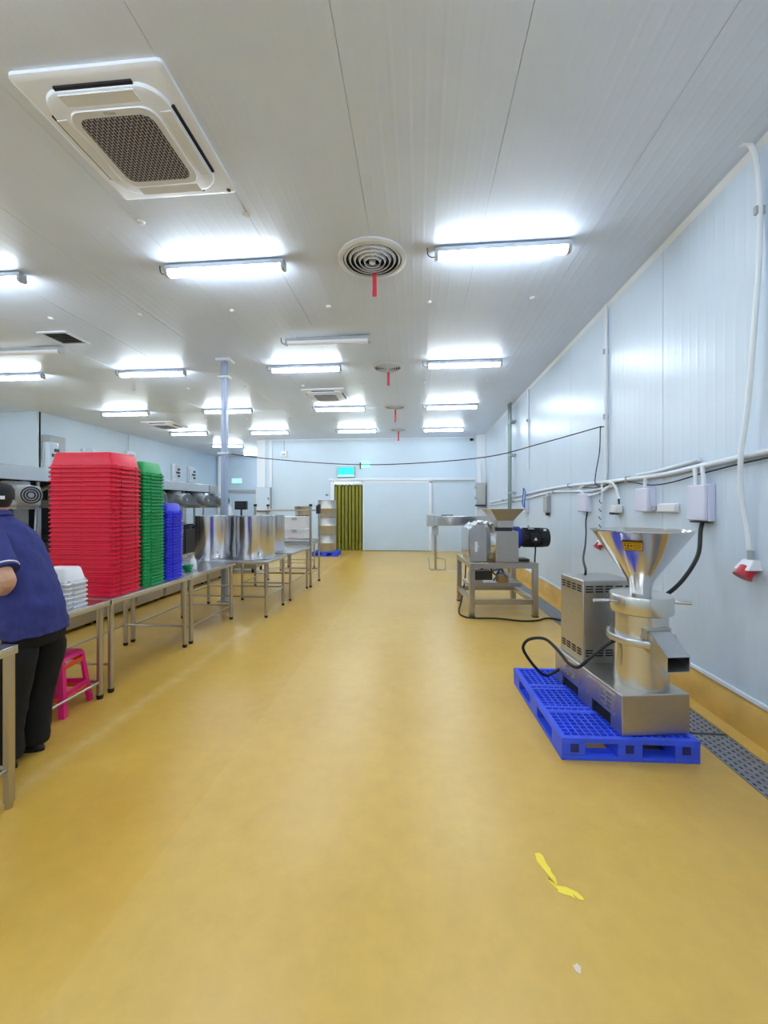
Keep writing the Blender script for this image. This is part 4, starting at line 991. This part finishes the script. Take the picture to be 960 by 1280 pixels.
# body: skin modifier skeleton
V = []; EDG = []; RAD = []
def sv(p, r, parent=None):
    V.append(tuple(Vector(p)-O)); RAD.append(r); i = len(V)-1
    if parent is not None: EDG.append((parent, i))
    return i
pel = sv((-2.47, 2.38, .88), .13); wst = sv((-2.49, 2.38, 1.05), .12, pel); chs = sv((-2.61, 2.36, 1.28), .12, wst); nkb = sv((-2.69, 2.36, 1.45), .065, chs)
nk = sv((-2.705, 2.36, 1.53), .055, nkb); h1 = sv((-2.725, 2.36, 1.60), .075, nk); h2 = sv((-2.73, 2.36, 1.66), .08, h1); h3 = sv((-2.725, 2.36, 1.70), .055, h2)
for sy in (-1, 1):
    hp_ = sv((-2.46, 2.38+sy*.09, .84), .085, pel); kn = sv((-2.51, 2.36+sy*.09, .47), .055, hp_); an = sv((-2.52, 2.34+sy*.09, .09), .04, kn)
    sv((-2.64, 2.34+sy*.09, .035), .03, an)
    if sy < 0: S1, E1, W1 = (-2.60, 2.185, 1.41), (-2.385, 2.15, 1.155), (-2.60, 2.27, 1.03)
    else: S1, E1, W1 = (-2.68, 2.53, 1.40), (-2.80, 2.58, 1.15), (-2.90, 2.53, 1.06)
    sh = sv(S1, .06, chs); el = sv(E1, .046, sh); wr_ = sv(W1, .032, el)
    dirv = (Vector(W1)-Vector(E1)).normalized(); lat = Vector((0, 0, 1)).cross(dirv).normalized()
    pm_ = sv(Vector(W1)+dirv*.06, .034, wr_)
    for q, (ln, off) in enumerate(((.055, -.03), (.068, -.01), (.065, .01), (.05, .03))):
        a_ = sv(Vector(W1)+dirv*.10+lat*off, .011, pm_); b_ = sv(Vector(W1)+dirv*(.10+ln*.6)+lat*off+Vector((0, 0, -.012)), .009, a_)
        sv(Vector(W1)+dirv*(.10+ln)+lat*off+Vector((0, 0, -.035)), .008, b_)
    a_ = sv(Vector(W1)+dirv*.05+lat*(.045 if sy < 0 else -.045), .012, pm_); sv(Vector(W1)+dirv*.09+lat*(.06 if sy < 0 else -.06)+Vector((0, 0, -.015)), .009, a_)
me = bpy.data.meshes.new('body'); me.from_pydata(V, EDG, []); me.materials.append(M['skin'])
bo = bpy.data.objects.new('body', me); COL.objects.link(bo); bo.parent = pr_
bo.modifiers.new('skin', 'SKIN'); 
for i, r in enumerate(RAD): me.skin_vertices[0].data[i].radius = (r, r)
me.skin_vertices[0].data[0].use_root = True
sb_ = bo.modifiers.new('sub', 'SUBSURF'); sb_.levels = 2; sb_.render_levels = 2
# shirt
tl = -.35
shirt = MB().loft([ell((-2.45, 2.375, .795), .121, .188, -.03), ell((-2.45, 2.375, .797), .127, .197, -.03), ell((-2.45, 2.375, .805), .127, .198, -.03), ell((-2.45, 2.375, .83), .124, .195, -.03), ell((-2.48, 2.375, 1.0), .14, .185, .1), ell((-2.545, 2.37, 1.15), .145, .185, .3),
                   ell((-2.605, 2.362, 1.28), .135, .19, .42), ell((-2.65, 2.36, 1.38), .12, .195, .5), ell((-2.675, 2.36, 1.44), .10, .175, .55), ell((-2.69, 2.36, 1.485), .076, .115, .55),
                   ell((-2.697, 2.36, 1.51), .066, .075, .5), ell((-2.705, 2.36, 1.535), .064, .07, .45)]).build('shirt', 'navy', pr_, ang=80)
sb_ = shirt.modifiers.new('sub', 'SUBSURF'); sb_.levels = 2; sb_.render_levels = 3
fold = bpy.data.textures.new('folds', 'CLOUDS'); fold.noise_scale = .09; fold.noise_depth = 2
dm_ = shirt.modifiers.new('folds', 'DISPLACE'); dm_.texture = fold; dm_.strength = .03; dm_.mid_level = .5; dm_.texture_coords = 'LOCAL'
MB().loft([ell((-2.70, 2.36, 1.515), .078, .083, .45), ell((-2.712, 2.36, 1.548), .072, .076, .45), ell((-2.712, 2.36, 1.549), .066, .07, .45), ell((-2.705, 2.36, 1.52), .066, .072, .45)]).build('collar', 'navy', shirt, ang=80)
def limb(pts, rads, n=18):
    rings = []; pts = [Vector(p)-O for p in pts]; a = None
    for i, p in enumerate(pts):
        d_ = (pts[min(i+1, len(pts)-1)]-pts[max(i-1, 0)]).normalized()
        a = Vector((0, 1, 0)) if a is None else a
        a = (a-d_*a.dot(d_)).normalized(); b = d_.cross(a)
        r = rads[i]; ra, rb = r if isinstance(r, tuple) else (r, r)
        rings.append([tuple(p+a*ra*math.cos(2*PI*k/n)+b*rb*math.sin(2*PI*k/n)) for k in range(n)])
    return MB().loft(rings)
for S1, E1, q in (((-2.61, 2.22, 1.42), (-2.385, 2.15, 1.155), .6), ((-2.68, 2.51, 1.40), (-2.80, 2.58, 1.15), .6)):
    a = Vector(S1); b = Vector(E1)
    sl = limb([a, a.lerp(b, .2), a.lerp(b, .45), a.lerp(b, q+.1), a.lerp(b, q+.17)], [.085, .085, .08, .078, .077]).build('sleeve', 'navy', shirt, ang=80)
    limb([a.lerp(b, q+.10), a.lerp(b, q+.105), a.lerp(b, q+.125), a.lerp(b, q+.13)], [.075, .0805, .0805, .075]).build('sleeve_piping', 'white', shirt, ang=80)
# trousers
tr = MB().loft([ell((-2.45, 2.38, .70), .11, .185), ell((-2.45, 2.38, .78), .113, .185), ell((-2.45, 2.38, .90), .11, .175), ell((-2.455, 2.38, .97), .105, .17)])
for sy, fx in ((-1, 0), (1, .0)):
    yb = 2.38+sy*.098
    yf = 2.34+sy*.09
    l_ = limb([(-2.45, yb, .80), (-2.475, yb, .62), (-2.51, (yb+yf)/2, .45), (-2.52, yf, .25), (-2.52, yf, .07), (-2.52, yf, .045)],
              [(.095, .105), (.097, .112), (.095, .105), (.09, .10), (.087, .098), (.085, .095)])
    tr.add(l_.v, l_.f)
tro = tr.build('trousers', 'trouser', pr_, ang=80)
sb_ = tro.modifiers.new('sub', 'SUBSURF'); sb_.levels = 2; sb_.render_levels = 2
dm_ = tro.modifiers.new('folds', 'DISPLACE'); dm_.texture = fold; dm_.strength = .025; dm_.mid_level = .5; dm_.texture_coords = 'LOCAL'
for sy in (-1, 1):
    yb = 2.34+sy*.09; x0 = -2.455
    def sole(z, s): return [(x0-O.x-.135+(.145*s)*math.cos(t), yb-O.y+(.048*s)*math.sin(t)*(1+.12*math.cos(t+PI)), z) for t in [2*PI*i/20 for i in range(20)]]
    sh_ = MB().loft([sole(0, .97), sole(.006, 1.0), sole(.025, 1.0), sole(.045, .93), sole(.07, .72)]).build('shoe', 'dark', pr_, ang=60)
    MB().loft([sole(.0, 1.02), sole(.016, 1.03)]).build('sole', 'black', sh_)
# head details
hc = Vector((-2.73, 2.36, 1.645))-O
def ball(c, rx, ry, rz_, n=16, m=10):
    return MB().loft([[(c.x+rx*math.sin(PI*j/m)*math.cos(2*PI*i/n), c.y+ry*math.sin(PI*j/m)*math.sin(2*PI*i/n), c.z-rz_*math.cos(PI*j/m)) for i in range(n)] for j in [.3]+list(range(1, m))+[m-.3]])
head = ball(hc, .092, .08, .115).build('head', 'skin', pr_)
ball(hc+Vector((.012, 0, .015)), .094, .083, .10).build('hair', 'hair', head)
ball(hc+Vector((-.095, 0, -.015)), .018, .014, .022, 10, 6).build('nose', 'skin', head)
ball(hc+Vector((-.083, 0, -.062)), .01, .024, .007, 10, 6).build('mouth', 'pink_print', head)
for s in (-1, 1):
    ball(hc+Vector((-.084, s*.03, .005)), .009, .013, .008, 10, 6).build('eye', 'white', head)
    ball(hc+Vector((.0, s*.083, -.012)), .02, .01, .03, 10, 6).build('ear', 'skin', head)
cp = MB().loft([[(hc.x+.012+a*math.cos(t), hc.y+b*math.sin(t), hc.z+z) for t in [2*PI*i/24 for i in range(24)]] for (a, b, z) in ((.103, .09, .0), (.105, .092, .03), (.102, .09, .065), (.085, .075, .095), (.045, .04, .112), (.005, .005, .116))]).build('cap', 'cap', head, ang=60)
MB().prism([(hc.x-.08, hc.y-.075), (hc.x-.15, hc.y-.06), (hc.x-.175, hc.y), (hc.x-.15, hc.y+.06), (hc.x-.08, hc.y+.075)], 'z', hc.z+.012, hc.z+.02).build('peak', 'cap', cp)
MB().box(hc.x+.10, hc.x+.118, hc.y-.07, hc.y-.03, hc.z+.0, hc.z+.022).build('cap_clip', 'white', cp)
